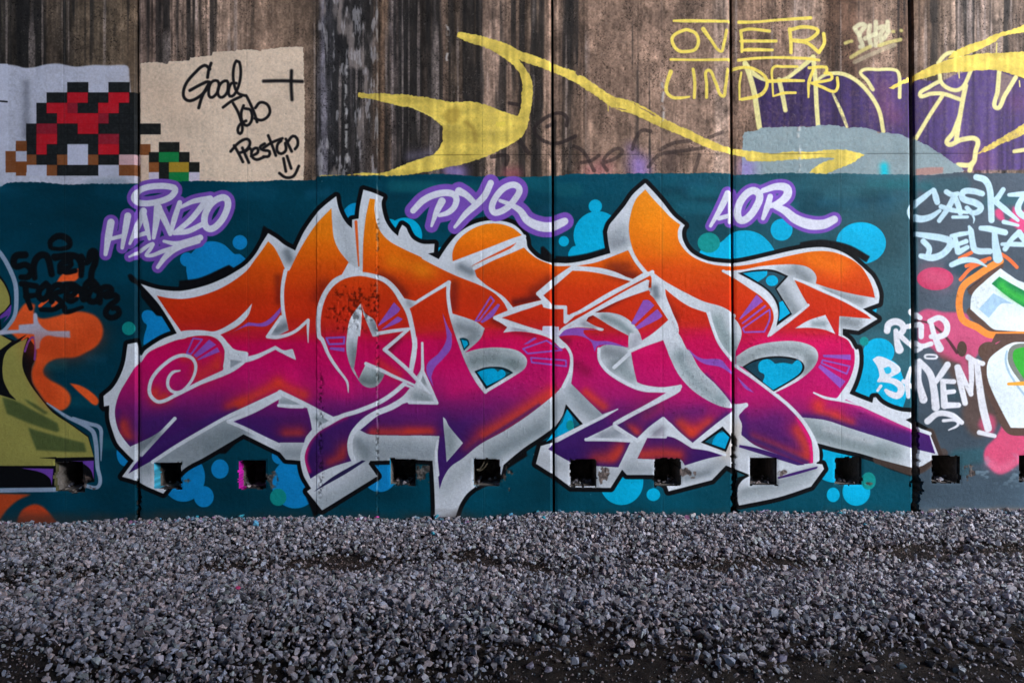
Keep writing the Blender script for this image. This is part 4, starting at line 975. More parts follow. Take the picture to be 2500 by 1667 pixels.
def right_piece():
    t = part('graffiti_letter', 'white, green and orange piece at the right edge')
    PK, OR, BR, WH = (202, 84, 122), (244, 142, 62), (92, 70, 62), (222, 232, 234)
    q = dict(pid=t)
    pk = part('painted_blob', 'large pink blob behind the white lettering')
    pb2 = part('painted_blob', 'pink drop at the lower right')
    pb3 = part('painted_blob', 'brown smudge under the white tag')
    pb4 = part('painted_blob', 'pink splash behind the pale blue tag')
    disc('E1', 1335, 908, 155, (196, 56, 96), part('painted_bubble'), ry=98)
    glow('E1 1290,880 1400,920', 24, (220, 110, 140), .5, clip=[3])
    fill('E1 2000,290* 2060,330 2140,330 2200,560 2100,530 1960,430 1870,400 1845,330 1900,315 1950,420', (206, 74, 120), soft=1.5, pid=pb4)
    fill('E1 1185,1200* 1260,1165 1400,1190 1600,1205 1640,1280 1800,1385 1920,1460* E2 1750,100 1640,230 1560,240 1400,190 1300,100 1190,60*', PK, soft=1.5, pid=pk)
    fill('E2 1330,110* 1480,200 1560,230 1620,160 1760,330 1800,500 1900,700 1860,760 1700,860 1600,780 1560,640 1590,560 1500,400', BR, .8, soft=6, pid=pb3)
    fill('E2 1580,180* 1640,300 1600,420* 1540,260*', PK, .8, soft=3, pid=pk)
    disc('E2', 1562, 110, 42, (86, 66, 58), pk, ry=66)
    disc('E2', 1790, 130, 90, (92, 70, 60), pk, ry=80)
    stroke('E1 1180,1262,4 1290,1290,5 1420,1400,6 1520,1535,8', 5, (60, 44, 44), .8, pid=pk, soft=1.5)
    fill('E2 1912,740* 1950,810 2060,840 2200,850* 2200,1000* 2050,1085 1960,1150 1870,1172 1790,1110 1750,1035 1765,950 1850,860', (208, 78, 114), soft=2, pid=pb2)
    glow('E2 1800,1080 1880,1130 2000,1080', 12, (224, 120, 150), .6)
    fill('E2 1700,760* 1750,670 1830,680 1850,780 1790,850', (206, 80, 116), .8, soft=4, pid=pb2)
    # hatching and orange outline
    stroke('E1 1645,685 1545,735|E1 1800,735 1600,800|E1 1900,700 1960,740 2030,810|E1 1760,760 1640,820 1550,915', 9, (236, 112, 62), pid=t)
    stroke('E1 1880,790 1650,1010|E1 1640,1190 1700,1250 1860,1370|E1 1860,1350 2200,1345', 22, BR, pid=t, soft=1.5)
    stroke('E1 1890,755 1700,875 1560,1000 1560,1240 1690,1320 1810,1385 2240,1372', 17, OR, pid=t, soft=1)
    stroke('E1 1740,900 1610,1000', 3, (60, 44, 44), .7, pid=t)
    fill('E1 1890,820* 1960,870 2060,930 2940,1200* 2940,1350* 1860,1345 1740,1260 1632,1165* 1650,1040 1750,935', WH, **q)
    fill('E1 1880,890* 2000,960 2240,1090* 2240,1240* 1980,1080 1815,950*', (24, 126, 74), **q)
    glow('E1 1900,960 1930,1000 2091,1090', 12, (70, 200, 70), .8)
    fill('E1 1830,1030* 1995,1122* 1900,1120 1840,1180 1790,1240* 1705,1165*', (166, 198, 222), **q)
    fill('E2 2940,-20* 2091,10* 1960,18* 1850,60 1780,120* 1850,-20*', BR, **q)
    fill('E2 2940,20* 2091,45* 1980,50 1870,110 1780,200 1765,330 1800,450 1880,620 1970,790* 2940,830*', WH, **q)
    stroke('E2 2240,45 2091,42 1980,48 1870,108 1778,200 1762,330 1798,450 1878,620 1968,790 2091,808 2240,815', 17, BR, pid=t, add=3)
    fill('E2 2940,40* 2091,52* 1990,58 1880,118 1790,205 1776,330 1810,445 1890,615 1978,780* 2940,800*', WH, **q)
    stroke('E2 2130,90 2010,105 1980,180 2010,270 2130,430', 16, (120, 126, 116), pid=t)
    fill('E2 2200,90* 2020,112 1995,180 2040,290 2200,500*', (56, 166, 56), **q)
    stroke('E2 1945,130 1935,210 1960,300 2040,430 2120,530', 5, (150, 182, 204), .8, pid=t)
    stroke('E2 1960,408,7 2130,402,11', 9, (236, 164, 60), pid=t)
    # tags
    cd = part('graffiti_tag', 'pale blue tag reading CASKT above DELTA')
    k = dict(color=(186, 214, 226), pid=cd, soft=1.2, hgt=.25)
    stroke('E1 1320,150,9 1240,215,14 1150,290,16 1125,350,17 1190,398,18 1290,385,15 1375,330,9|E1 1325,160,12 1340,215,16 1352,258,14', 15, **k)
    stroke('E1 1430,170,13 1480,195,13 1525,185,11|E1 1500,200,14 1450,300,14 1370,415,11|E1 1500,210,14 1530,280,14 1550,350,13|E1 1385,295,12 1480,325,12 1610,345,8|E1 1485,385,8 1610,383,8', 14, **k)
    stroke('E1 1735,185,14 1660,165,15 1575,170,15 1570,225,16 1680,265,17 1725,310,15 1660,350,13 1605,305,11|E1 1650,360,6 1668,400,5 1662,435,2', 15, **k)
    stroke('E1 1685,45,15 1760,70,17 1800,150,16 1810,280,16 1815,410,15|E1 1915,150,12 1860,230,14 1815,270,12|E1 1835,240,14 1930,320,15 2040,412,8', 14, **k)
    stroke('E1 1965,195,9 2050,190,13 2200,180,14|E1 2090,200,13 2040,310,16 2090,375,16 2240,390,16|E1 1920,425,11 2040,455,7', 14, **k)
    stroke('E1 1155,525,11 1280,545,16 1400,565,17 1465,600,17 1410,690,16 1310,730,17 1215,715,13|E1 1235,590,14 1285,650,14 1270,720,13', 15, **k)
    stroke('E1 1475,545,10 1550,530,12 1610,520,10|E1 1505,560,12 1530,680,15|E1 1490,630,9 1600,590,12|E1 1540,680,14 1610,640,11', 13, **k)
    stroke('E1 1625,465,7 1640,500,14 1655,600,15 1680,665,16 1800,675,15|E1 1725,478,12 1800,485,16 1930,515,15|E1 1840,510,13 1850,620,18 1868,735,24', 14, **k)
    stroke('E1 2050,515,15 1990,570,12 1930,655,13|E1 2050,520,16 2110,600,15 2150,680,14|E1 1905,615,9 2000,615,12 2160,620,12|E1 1475,790,13 1580,750,15 1680,755,12 1770,802,4', 14, **k)
    rs = part('graffiti_tag', 'white tag reading RIP above SAYEM')
    k = dict(color=(222, 222, 228), pid=rs, soft=1.2, hgt=.25)
    stroke('E1 925,1350,16 940,1295,17 1000,1272,17 1055,1300,16 1060,1350,15 1010,1395,13|E1 1000,1350,12 1010,1440,15 1030,1510,21|E1 1040,1395,13 1100,1450,12 1160,1495,11', 15, **k)
    stroke('E1 1130,1190,16 1205,1240,12|E1 1095,1315,12 1200,1298,14|E1 1215,1310,14 1215,1400,13|E1 1150,1440,11 1220,1480,12 1300,1460,12|E1 1180,1520,10 1215,1500,10', 12, **k)
    stroke('E1 1290,1270,14 1370,1240,13 1430,1290,15 1425,1370,15 1370,1400,15 1300,1400,12|E1 1300,1290,12 1330,1400,13 1375,1500,19', 14, **k)
    fill('E2 800,200* 850,172 940,200 1030,260 1040,300 980,340 880,390 840,390 860,340 840,260', (222, 222, 228), .97, pid=rs, hgt=.3)
    fill('E2 895,275* 945,262 962,300 920,322', (0, 172, 214), .8, pid=rs)
    stroke('E2 880,375,10 980,385,15 1045,440,18 1020,505,17 950,490,15 915,462,9|E2 845,465,7 872,425,8', 16, **k)
    stroke('E2 1130,275,10 1100,390,15 1108,515,11|E2 1065,385,11 1150,435,12|E2 1135,280,9 1190,330,10|E2 1195,240,15 1195,380,14 1235,540,20', 14, **k)
    stroke('E2 1200,215,14 1290,320,17 1325,460,18 1340,605,20|E2 1440,245,16 1390,320,15 1340,390,12', 15, **k)
    stroke('E2 1400,385,13 1415,590,18|E2 1400,385,12 1495,388,12|E2 1420,480,12 1495,472,11|E2 1420,590,16 1535,588,13', 13, **k)
    stroke('E2 1520,265,13 1550,400,15 1590,570,14|E2 1530,265,14 1640,495,12|E2 1640,200,14 1645,370,13 1640,490,10|E2 1615,180,14 1670,215,14 1740,235,12|E2 1690,220,14 1710,400,17 1740,600,19 1785,785,19', 14, **k)
    stroke('E2 1710,820,12 1840,850,10|E2 1270,725,16 1360,660,14 1480,675,14 1560,735,12|E2 1405,720,8 1510,718,7 1530,755,7 1450,800,3', 12, **k)
    stroke('E2 1245,175 1300,160 1352,178 1300,192', 5, closed=True, **k)

def weather():
    """dust, cracks, formwork lines, peeling"""
    CHN, CHF = fbm(14, 14, 3), fbm(5, 5, 2)
    sp = rng.random((CH, CW)).astype(np.float32)
    sp = blur(sp, 1)
    s = np.clip((sp - .70) * 12, 0, 1)
    RGB[:] += (np.array((190, 200, 206), np.float32) - RGB) * (s * .35)[..., None]
    s = np.clip((.30 - sp) * 12, 0, 1)
    RGB[:] *= (1 - s * .3)[..., None]
    HGT[:] += s * -1.2 + np.clip((sp - .69) * 12, 0, 1) * 1.3
    gr = fbm(3, 3, 2)
    RGB[:] *= (1 + (gr - .5) * .10)[..., None]
    cl = fbm(60, 80, 4)
    painted = (MAT > 0)
    RGB[:] *= (1 + (cl - .5) * .16 * painted)[..., None]
    HGT[:] += (fbm(7, 7, 3) - .5) * .7 * painted + (fbm(40, 40, 3) - .5) * .3 * painted
    # brush and trowel lines in the plaster of the patched strip, lumps on its edge
    a = np.clip((XX - 776) / 8, 0, 1) * np.clip((922 - XX) / 8, 0, 1) * (YY > 430)
    HGT[:] += a * (vnoise(60, 3) - .5) * .5
    e = np.exp(-((XX - 778 - 4 * (vnoise(50, 400) - .5)) / 7) ** 2) + np.exp(-((XX - 922) / 6) ** 2)
    HGT[:] += e * (fbm(7, 6, 3) - .45) * 3.2 * (YY > 100)
    # blistered render inside the O
    d = np.clip(1.25 - np.hypot((XX - 855) / 62, (YY - 752) / 62), 0, 1) * 1.35 * (.55 + .9 * fbm(24, 24, 2))
    d += np.clip(1.1 - np.hypot((XX - 915) / 16, (YY - 720) / 60), 0, 1)
    lump = fbm(9, 9, 3)
    m = np.clip((lump + d * .35 - .62) * 6, 0, 1) * np.clip(d * 2, 0, 1)
    bm_ = fbm(7, 7, 2)
    HGT[:] += m * (bm_ - .4) * 5
    RGB[:] *= (1 - m * np.clip((.52 - bm_) * 5, 0, 1) * .42)[..., None]
    cr = np.exp(-((XX - 783 - 5 * (vnoise(40, 400) - .5)) / 5.5) ** 2) * np.clip((fbm(5, 5, 2) - .47) * 9, 0, 1) * np.clip((YY - 900) / 30, 0, 1) * np.clip((1220 - YY) / 20, 0, 1)
    cr += np.exp(-((XX - 921) / 4) ** 2) * np.clip((fbm(5, 5, 2) - .52) * 9, 0, 1) * (YY > 520)
    RGB[:] *= (1 - np.clip(cr, 0, 1) * .45)[..., None]
    HGT[:] -= cr * 2
    # cracked, blistering paint on the right-hand letters
    cn = fbm(16, 16, 3)
    line = np.exp(-((cn - .5) / .012) ** 2) * np.clip((fbm(90, 120, 3) - .5) * 8, 0, 1) * painted * (XX > 1150) * (YY > 700) * (YY < 1010)
    HGT[:] += line * 1.4
    RGB[:] *= (1 - line * .14)[..., None]
    # drips
    r2 = np.random.default_rng(11)
    for _ in range(60):
        x, y = r2.uniform(20, 2480), r2.uniform(560, 1120)
        L = r2.uniform(10, 46)
        stroke('%g,%g,1.6 %g,%g,1.2 %g,%g,3' % (x, y, x + r2.uniform(-1, 1), y + L * .6, x, y + L), 2, (0, 0, 0), 0, mat=None, hgt=0)
        q = stroke_field(curve(parse('%g,%g %g,%g' % (x, y, x + .5, y + L)), False), 2, False)
        if q:
            x0, y0, D = q
            HGT[y0:y0 + D.shape[0], x0:x0 + D.shape[1]] += np.clip(.5 - D / 2, 0, 1) * .8
    # formwork seams: thin vertical lines and one horizontal line
    for x, dk in ((157, .35), (604, .3), (1178, .45), (1616, .35), (2052, .4)):
        xc = x + (YY - 600) * .004
        v = np.exp(-((XX - xc) / 1.1) ** 2)
        RGB[:] *= (1 - v * dk * .55 * vnoise(40, 400))[..., None]
        v2 = np.exp(-((XX - xc - 2) / .9) ** 2) * vnoise(50, 400)
        RGB[:] += (np.array((206, 206, 206), np.float32) - RGB) * (v2 * .16)[..., None]
        HGT[:] -= v * .9
    v = np.exp(-((YY - 378 - (XX - 1200) * -.003) / 1.) ** 2) * (XX > 930) * np.clip((vnoise(400, 60) - .3) * 4, 0, 1)
    RGB[:] *= (1 - v * .4)[..., None]
    HGT[:] -= v
    v = np.exp(-((XX - 921 - 2.5 * (vnoise(14, 400) - .5)) / 1.6) ** 2) * np.clip((vnoise(26, 400) - .35) * 4, 0, 1)
    RGB[:] += (np.array((200, 196, 190), np.float32) - RGB) * (v * .35)[..., None]
    v = np.exp(-((XX - 926) / 2.2) ** 2) * vnoise(40, 400) * (YY < 440)
    RGB[:] *= (1 - v * .5)[..., None]
    # lime runs
    for x, y0, y1 in ((1617, 190, 300), (1950, 300, 420), (1092, 60, 150), (845, 150, 420)):
        v = np.exp(-((XX - x - 6 * (vnoise(16, 400) - .5)) / 3.5) ** 2) * ((YY > y0) & (YY < y1)) * np.clip((fbm(8, 8, 2) - .42) * 6, 0, 1)
        RGB[:] += (np.array((200, 194, 190), np.float32) - RGB) * (v * .7)[..., None]
        HGT[:] += v * 1.5
    # paint that reached the inner edges of the holes
    for (a, t, b_, u), c in zip(HOLES, ((96, 92, 62), (70, 176, 206), (206, 36, 172), (30, 150, 190), (150, 190, 206), (60, 58, 60), (52, 50, 54), (60, 60, 66), (40, 110, 130), (50, 52, 56), (60, 60, 64))):
        sl = (slice(int(t - CY0 + 1), int(u - CY0 - 1)), slice(int(a - CX0 + 1), min(int(b_ - CX0 - 1), CW)))
        k = np.clip((a + 14 - XX[sl]) / 6, 0, 1)[..., None]
        RGB[sl] = (np.array(c, np.float32) * k + np.array((58, 54, 54), np.float32) * (1 - k)) * (.7 + .5 * CHF[sl])[..., None]
    # chipped paint beside the square holes
    for a, t, b_, u in HOLES:
        cxx, cyy = b_ + 14, (t + u) / 2 + 6
        x0, x1, y0, y1 = b_ - 6 - CX0, min(b_ + 52 - CX0, CW), t - 14 - CY0, u + 18 - CY0
        sl = (slice(int(y0), int(y1)), slice(int(x0), int(x1)))
        dx = (XX[sl] - cxx) / 24
        dy = (YY[sl] - cyy) / 30
        f = np.clip((CHN[sl] - .36 - .34 * np.hypot(dx, dy)) * 12, 0, 1)
        RGB[sl] += (np.array((92, 78, 72), np.float32) * (.3 + 1.3 * CHF[sl])[..., None] - RGB[sl]) * (f * .85)[..., None]
        HGT[sl] += f * (CHF[sl] - .6) * 6
    # splash zone at the foot of the wall
    f = np.clip((YY - 1222 - 36 * fbm(30, 60, 4)) / 30, 0, 1) * .62
    RGB[:] += (np.array((64, 54, 52), np.float32) - RGB) * f[..., None]
    f = np.exp(-((YY - 1247) / 8) ** 2) * np.clip((XX - 2230) / 40, 0, 1) * np.clip((fbm(10, 40, 3) - .35) * 5, 0, 1)
    RGB[:] += (np.array((150, 126, 112), np.float32) - RGB) * (f * .8)[..., None]
    f = np.clip((fbm(14, 22, 3) - .56) * 8, 0, 1) * np.exp(-((YY - 1150) / 40) ** 2) * ((XX > 2380) | ((XX < 560) & (XX > 360) & (YY > 1215)))
    RGB[:] += (np.array((150, 176, 190), np.float32) - RGB) * (f * .4)[..., None]
    np.clip(RGB, 0, 255, out=RGB)

def paint_wall():
    bare_concrete()
    upper_paint()
    mural()
    left_piece()
    right_piece()
    tags()
    weather()
# ---------------------------------------------------------------- scene helpers
def tag(o, label=None, cat=None, group=None, kind=None):
    for k, v in (('label', label), ('category', cat), ('group', group), ('kind', kind)):
        if v:
            o[k] = v
    return o

def empty(name, loc=(0, 0, 0)):
    o = bpy.data.objects.new(name, None)
    o.location = loc
    o.empty_display_size = .1
    C.objects.link(o)
    return o

def mesh_np(name, V, F, mats, parent=None, uv=None, mi=None, smooth=False, col=None):
    """object from numpy arrays; F is (n,3) or (n,4)"""
    V = np.asarray(V, np.float32)
    F = np.asarray(F, np.int32)
    n, k = F.shape
    me = bpy.data.meshes.new(name)
    me.vertices.add(len(V))
    me.vertices.foreach_set('co', V.ravel())
    me.loops.add(n * k)
    me.loops.foreach_set('vertex_index', F.ravel())
    me.polygons.add(n)
    me.polygons.foreach_set('loop_start', np.arange(0, n * k, k, dtype=np.int32))
    me.polygons.foreach_set('use_smooth', np.full(n, smooth))
    if mi is not None:
        me.polygons.foreach_set('material_index', np.asarray(mi, np.int32))
    if uv is not None:
        l = me.uv_layers.new(name='UVMap')
        l.data.foreach_set('uv', np.asarray(uv, np.float32).ravel())
    if col is not None:
        a = me.attributes.new('tint', 'FLOAT_COLOR', 'POINT')
        a.data.foreach_set('color', np.asarray(col, np.float32).ravel())
    me.update(calc_edges=True)
    for m in (mats if isinstance(mats, (list, tuple)) else [mats]):
        me.materials.append(m)
    o = bpy.data.objects.new(name, me)
    if parent:
        o.parent = parent
    C.objects.link(o)
    return o

def mat(name):
    m = bpy.data.materials.new(name)
    m.use_nodes = True
    nt = m.node_tree
    return m, nt, nt.nodes['Principled BSDF']

def node(nt, t, **kw):
    n = nt.nodes.new(t)
    for k, v in kw.items():
        if k in n.inputs:
            n.inputs[k].default_value = v
        else:
            setattr(n, k, v)
    return n

def noise(nt, scale, detail=4, rough=.6, coord='Object'):
    tc = node(nt, 'ShaderNodeTexCoord')
    n = node(nt, 'ShaderNodeTexNoise', Scale=scale, Detail=detail, Roughness=rough)
    nt.links.new(tc.outputs[coord], n.inputs['Vector'])
    return n

def cramp(nt, fac, stops):
    r = node(nt, 'ShaderNodeValToRGB')
    e = r.color_ramp.elements
    e[0].position, e[0].color = stops[0][0], (*stops[0][1], 1)
    e[1].position, e[1].color = stops[-1][0], (*stops[-1][1], 1)
    for p, c in stops[1:-1]:
        q = e.new(p)
        q.color = (*c, 1)
    nt.links.new(fac, r.inputs['Fac'])
    return r

# ---------------------------------------------------------------- materials
paint_wall()
img = bpy.data.images.new('wall_paint', CW, CH, alpha=False)
px = np.ones((CH, CW, 4), np.float32)
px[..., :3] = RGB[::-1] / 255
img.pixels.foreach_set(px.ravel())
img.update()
img.pack()
del px

M_PAINT, nt, b = mat('painted_concrete')
ti = node(nt, 'ShaderNodeTexImage')
ti.image = img
ti.interpolation = 'Cubic'
ti.extension = 'EXTEND'
nt.links.new(ti.outputs['Color'], b.inputs['Base Color'])
n1 = noise(nt, 160, 5, .7)
n2 = noise(nt, 24, 4, .6)
rr = node(nt, 'ShaderNodeMapRange')
rr.inputs['To Min'].default_value = .42
rr.inputs['To Max'].default_value = .75
nt.links.new(n2.outputs['Fac'], rr.inputs['Value'])
nt.links.new(rr.outputs['Result'], b.inputs['Roughness'])
bp = node(nt, 'ShaderNodeBump', Strength=.55, Distance=.004)
nt.links.new(n1.outputs['Fac'], bp.inputs['Height'])
nt.links.new(bp.outputs['Normal'], b.inputs['Normal'])
b.inputs['Specular IOR Level'].default_value = .06

M_RAW, nt, b = mat('raw_concrete')
n1 = noise(nt, 30, 6, .7)
r = cramp(nt, n1.outputs['Fac'], [(.3, (.09, .078, .07)), (.7, (.26, .225, .20))])
nt.links.new(r.outputs['Color'], b.inputs['Base Color'])
b.inputs['Roughness'].default_value = .9
bp = node(nt, 'ShaderNodeBump', Strength=.8, Distance=.01)
nt.links.new(n1.outputs['Fac'], bp.inputs['Height'])
nt.links.new(bp.outputs['Normal'], b.inputs['Normal'])

M_DECK, nt, b = mat('deck_concrete')
n1 = noise(nt, 1.2, 6, .65)
r = cramp(nt, n1.outputs['Fac'], [(.3, (.11, .11, .115)), (.7, (.26, .26, .265))])
nt.links.new(r.outputs['Color'], b.inputs['Base Color'])
b.inputs['Roughness'].default_value = .9

M_BARE, nt, b = mat('streaked_concrete')
tc = node(nt, 'ShaderNodeTexCoord')
mp = node(nt, 'ShaderNodeMapping')
mp.inputs['Scale'].default_value = (5, 5, .25)
n1 = node(nt, 'ShaderNodeTexNoise', Scale=2.2, Detail=8, Roughness=.7)
nt.links.new(tc.outputs['Object'], mp.inputs['Vector'])
nt.links.new(mp.outputs['Vector'], n1.inputs['Vector'])
r = cramp(nt, n1.outputs['Fac'], [(.32, (.02, .018, .017)), (.5, (.11, .088, .072)), (.7, (.22, .18, .15))])
nt.links.new(r.outputs['Color'], b.inputs['Base Color'])
b.inputs['Roughness'].default_value = .85

M_DIRT, nt, b = mat('damp_dirt')
n1 = noise(nt, 14, 8, .72)
n2 = noise(nt, 140, 4, .7)
n3 = noise(nt, 1.7, 4, .6)
r = cramp(nt, n1.outputs['Fac'], [(.32, (.010, .009, .009)), (.5, (.034, .027, .023)), (.72, (.095, .073, .058))])
mx = node(nt, 'ShaderNodeMix', data_type='RGBA', blend_type='MULTIPLY')
mx.inputs[0].default_value = .6
r2 = cramp(nt, n2.outputs['Fac'], [(.35, (.3, .3, .3)), (.65, (1.3, 1.25, 1.2))])
nt.links.new(r.outputs['Color'], mx.inputs[6])
nt.links.new(r2.outputs['Color'], mx.inputs[7])
nt.links.new(mx.outputs[2], b.inputs['Base Color'])
rr = node(nt, 'ShaderNodeMapRange')
rr.inputs['From Min'].default_value = .35
rr.inputs['From Max'].default_value = .65
rr.inputs['To Min'].default_value = .35
rr.inputs['To Max'].default_value = .9
nt.links.new(n3.outputs['Fac'], rr.inputs['Value'])
nt.links.new(rr.outputs['Result'], b.inputs['Roughness'])
b.inputs['Specular IOR Level'].default_value = .12
bp = node(nt, 'ShaderNodeBump', Strength=1, Distance=.012)
ad = node(nt, 'ShaderNodeMath', operation='ADD')
nt.links.new(n1.outputs['Fac'], ad.inputs[0])
nt.links.new(n2.outputs['Fac'], ad.inputs[1])
nt.links.new(ad.outputs[0], bp.inputs['Height'])
nt.links.new(bp.outputs['Normal'], b.inputs['Normal'])

def stone_mat(name, rough, spec):
    m, nt, b = mat(name)
    at = node(nt, 'ShaderNodeAttribute')
    at.attribute_name = 'tint'
    n1 = noise(nt, 90, 5, .7)
    r = cramp(nt, n1.outputs['Fac'], [(.3, (.62, .6, .6)), (.7, (1.25, 1.22, 1.2))])
    mx = node(nt, 'ShaderNodeMix', data_type='RGBA', blend_type='MULTIPLY')
    mx.inputs[0].default_value = 1
    nt.links.new(at.outputs['Color'], mx.inputs[6])
    nt.links.new(r.outputs['Color'], mx.inputs[7])
    nt.links.new(mx.outputs[2], b.inputs['Base Color'])
    b.inputs['Roughness'].default_value = rough
    b.inputs['Specular IOR Level'].default_value = spec
    bp = node(nt, 'ShaderNodeBump', Strength=.5, Distance=.004)
    nt.links.new(n1.outputs['Fac'], bp.inputs['Height'])
    nt.links.new(bp.outputs['Normal'], b.inputs['Normal'])
    return m
M_STONE = stone_mat('crushed_stone', .58, .45)
M_WETST = stone_mat('wet_stone', .22, .6)

M_WATER, nt, b = mat('muddy_water')
n1 = noise(nt, 5, 3, .5)
r = cramp(nt, n1.outputs['Fac'], [(.35, (.012, .012, .011)), (.65, (.03, .024, .02))])
nt.links.new(r.outputs['Color'], b.inputs['Base Color'])
b.inputs['Roughness'].default_value = .06
bp = node(nt, 'ShaderNodeBump', Strength=.08, Distance=.01)
n2 = noise(nt, 18, 2, .5)
nt.links.new(n2.outputs['Fac'], bp.inputs['Height'])
nt.links.new(bp.outputs['Normal'], b.inputs['Normal'])

M_TWIG, nt, b = mat('dry_straw')
n1 = noise(nt, 60, 3, .5)
r = cramp(nt, n1.outputs['Fac'], [(.3, (.20, .16, .10)), (.7, (.38, .32, .22))])
nt.links.new(r.outputs['Color'], b.inputs['Base Color'])
b.inputs['Roughness'].default_value = .7

# ---------------------------------------------------------------- the overpass: deck above, two added walls behind the camera that block light
def box(name, x0, y0, z0, x1, y1, z1, m, parent=None):
    bm = bmesh.new()
    bmesh.ops.create_cube(bm, size=1)
    for v in bm.verts:
        v.co = Vector(((x0 + x1) / 2 + v.co.x * (x1 - x0), (y0 + y1) / 2 + v.co.y * (y1 - y0), (z0 + z1) / 2 + v.co.z * (z1 - z0)))
    bmesh.ops.bevel(bm, geom=bm.edges[:], offset=.03, segments=1, affect='EDGES')
    me = bpy.data.meshes.new(name)
    bm.to_mesh(me)
    bm.free()
    me.materials.append(m)
    o = bpy.data.objects.new(name, me)
    if parent:
        o.parent = parent
    C.objects.link(o)
    return o

DECK_Z = 10.4
dk = box('bridge_deck', -30, -9.2, DECK_Z, 16, .6, DECK_Z + .8, M_DECK)
tag(dk, kind='structure')
for k in range(4):
    g = box('bridge_girder', -30, -7.9 + 2.4 * k, DECK_Z - .9, 16, -7.45 + 2.4 * k, DECK_Z - .004, M_DECK)
    tag(g, kind='structure')
fw = box('shade_wall', -30, -10.6, -.4, 10.4, -9.6, 9.2, M_DECK)  # added unseen wall, keeps light off the left of the mural
tag(fw, kind='structure')
pw = box('shade_wall_low', 10.41, -10.6, -.4, 60, -9.8, 5.0, M_DECK)  # added unseen low wall, shades the lower part of the mural
tag(pw, kind='structure')

# ---------------------------------------------------------------- the wall
def joint_x(j, y):
    (a, b_) = j
    return a + (b_ - a) * y / 1260
JOINTS = [((335.5, 338.5), 6), ((1348.5, 1352.5), 6), ((1785, 1793), 6), ((2223.5, 2235), 9)]
SEAMS = [774, 921]
ST = 3
xs = np.concatenate([np.arange(-240, -20, 20), np.arange(-20, 2521, ST), np.arange(2540, 2741, 20)]).astype(np.float32)
ys = np.concatenate([np.arange(-400, -20, 20), np.arange(-20, 1318, ST)]).astype(np.float32)
nx, ny = len(xs), len(ys)
GX, GY = np.meshgrid(xs, ys)
for j, w in JOINTS:
    k = max(2, int(round(w / ST)))
    c0 = int(np.argmin(np.abs(xs - (sum(j) / 2 - w / 2))))
    c1 = c0 + k
    wid = (xs[c1] - xs[c0])
    dist = np.maximum(np.maximum(c0 - np.arange(nx), np.arange(nx) - c1), 0)
    bump = np.clip(1 - dist / 14, 0, 1)
    GX += bump[None, :] * (joint_x(j, ys) - (xs[c0] + xs[c1]) / 2)[:, None]
# relief
hb = blur(HGT, 1)
ii = np.clip((GY - CY0).astype(int), 0, CH - 1)
jj = np.clip((GX - CX0).astype(int), 0, CW - 1)
H = hb[ii, jj] * .0023
H += ((GX > SEAMS[0]) & (GX < SEAMS[1])) * .004
H += (fbm(200, 260, 2)[ii, jj] - .5) * .006
nz1 = fbm(9, 9, 3)
nz2 = fbm(26, 30, 3)
# chamfered joint edges
cx_ = (GX[:-1, :-1] + GX[1:, 1:]) / 2
cy_ = (GY[:-1, :-1] + GY[1:, 1:]) / 2
ci = np.clip((cy_ - CY0).astype(int), 0, CH - 1)
cj = np.clip((cx_ - CX0).astype(int), 0, CW - 1)
solid = np.ones((ny - 1, nx - 1), bool)
gapid = np.zeros((ny - 1, nx - 1), np.int8)
for j, w in JOINTS:
    xc = joint_x(j, cy_)
    k = max(2, int(round(w / ST))) * ST
    hit = np.abs(cx_ - xc) < k / 2
    # broken concrete edges low down
    brk = np.zeros_like(cx_)
    if j[0] < 400:
        brk = np.clip((cy_ - 1160) / 30, 0, 1) * 8
    elif 1700 < j[0] < 1900:
        brk = np.clip((cy_ - 1050) / 20, 0, 1) * 5 + np.clip((cy_ - 1180) / 20, 0, 1) * 5
    elif j[0] > 2200:
        brk = np.clip((cy_ - 1030) / 30, 0, 1) * 7 + np.clip((cy_ - 1150) / 30, 0, 1) * 9
    off = 4 if j[0] > 2200 else 0
    hit |= np.abs(cx_ - xc - off) < k / 2 + brk * (nz1[ci, cj] - .28) * 2
    solid &= ~hit
    dj = GX - joint_x(j, GY)
    e = np.clip(1 - (np.abs(dj) - k / 2) / 6, 0, 1)
    H -= e * np.where(dj < 0, .015, .004)
holeid = np.full((ny - 1, nx - 1), -1, np.int8)
for q, (a, t, b_, u) in enumerate(HOLES):
    jag = (nz1[ci, cj] - .5) * 6 + (nz2[ci, cj] - .5) * (16 if q == 0 else 3)
    hit = (cx_ > a - jag) & (cx_ < b_ + jag) & (cy_ > t - jag) & (cy_ < u + jag)
    hit &= solid
    holeid[hit] = q
    solid &= ~hit
    dd = np.maximum(np.maximum(a - GX, GX - b_), np.maximum(t - GY, GY - u))
    H -= np.clip(1 - dd / 5, 0, 1) * .004 * (.4 + nz1[ii, jj])
WV = np.stack([wx(GX), -H, wz(GY)], -1).reshape(-1, 3)
UVv = np.stack([(GX - CX0) / CW, 1 - (GY - CY0) / CH], -1).reshape(-1, 2)
vid = np.arange(ny * nx).reshape(ny, nx)
Q = np.stack([vid[1:, :-1], vid[1:, 1:], vid[:-1, 1:], vid[:-1, :-1]], -1)
bounds = [-999, 337, 774, 921, 1350.5, 1789, 2229.5, 9999]
panel = np.digitize(cx_, bounds) - 1
pid = PID[ci, cj]
owner = np.where(pid > 0, pid, -1 - panel)

wall = empty('concrete_wall', (0, 0, 0))
tag(wall, 'tall concrete wall of jointed panels covered in bright graffiti', 'wall', kind='thing')

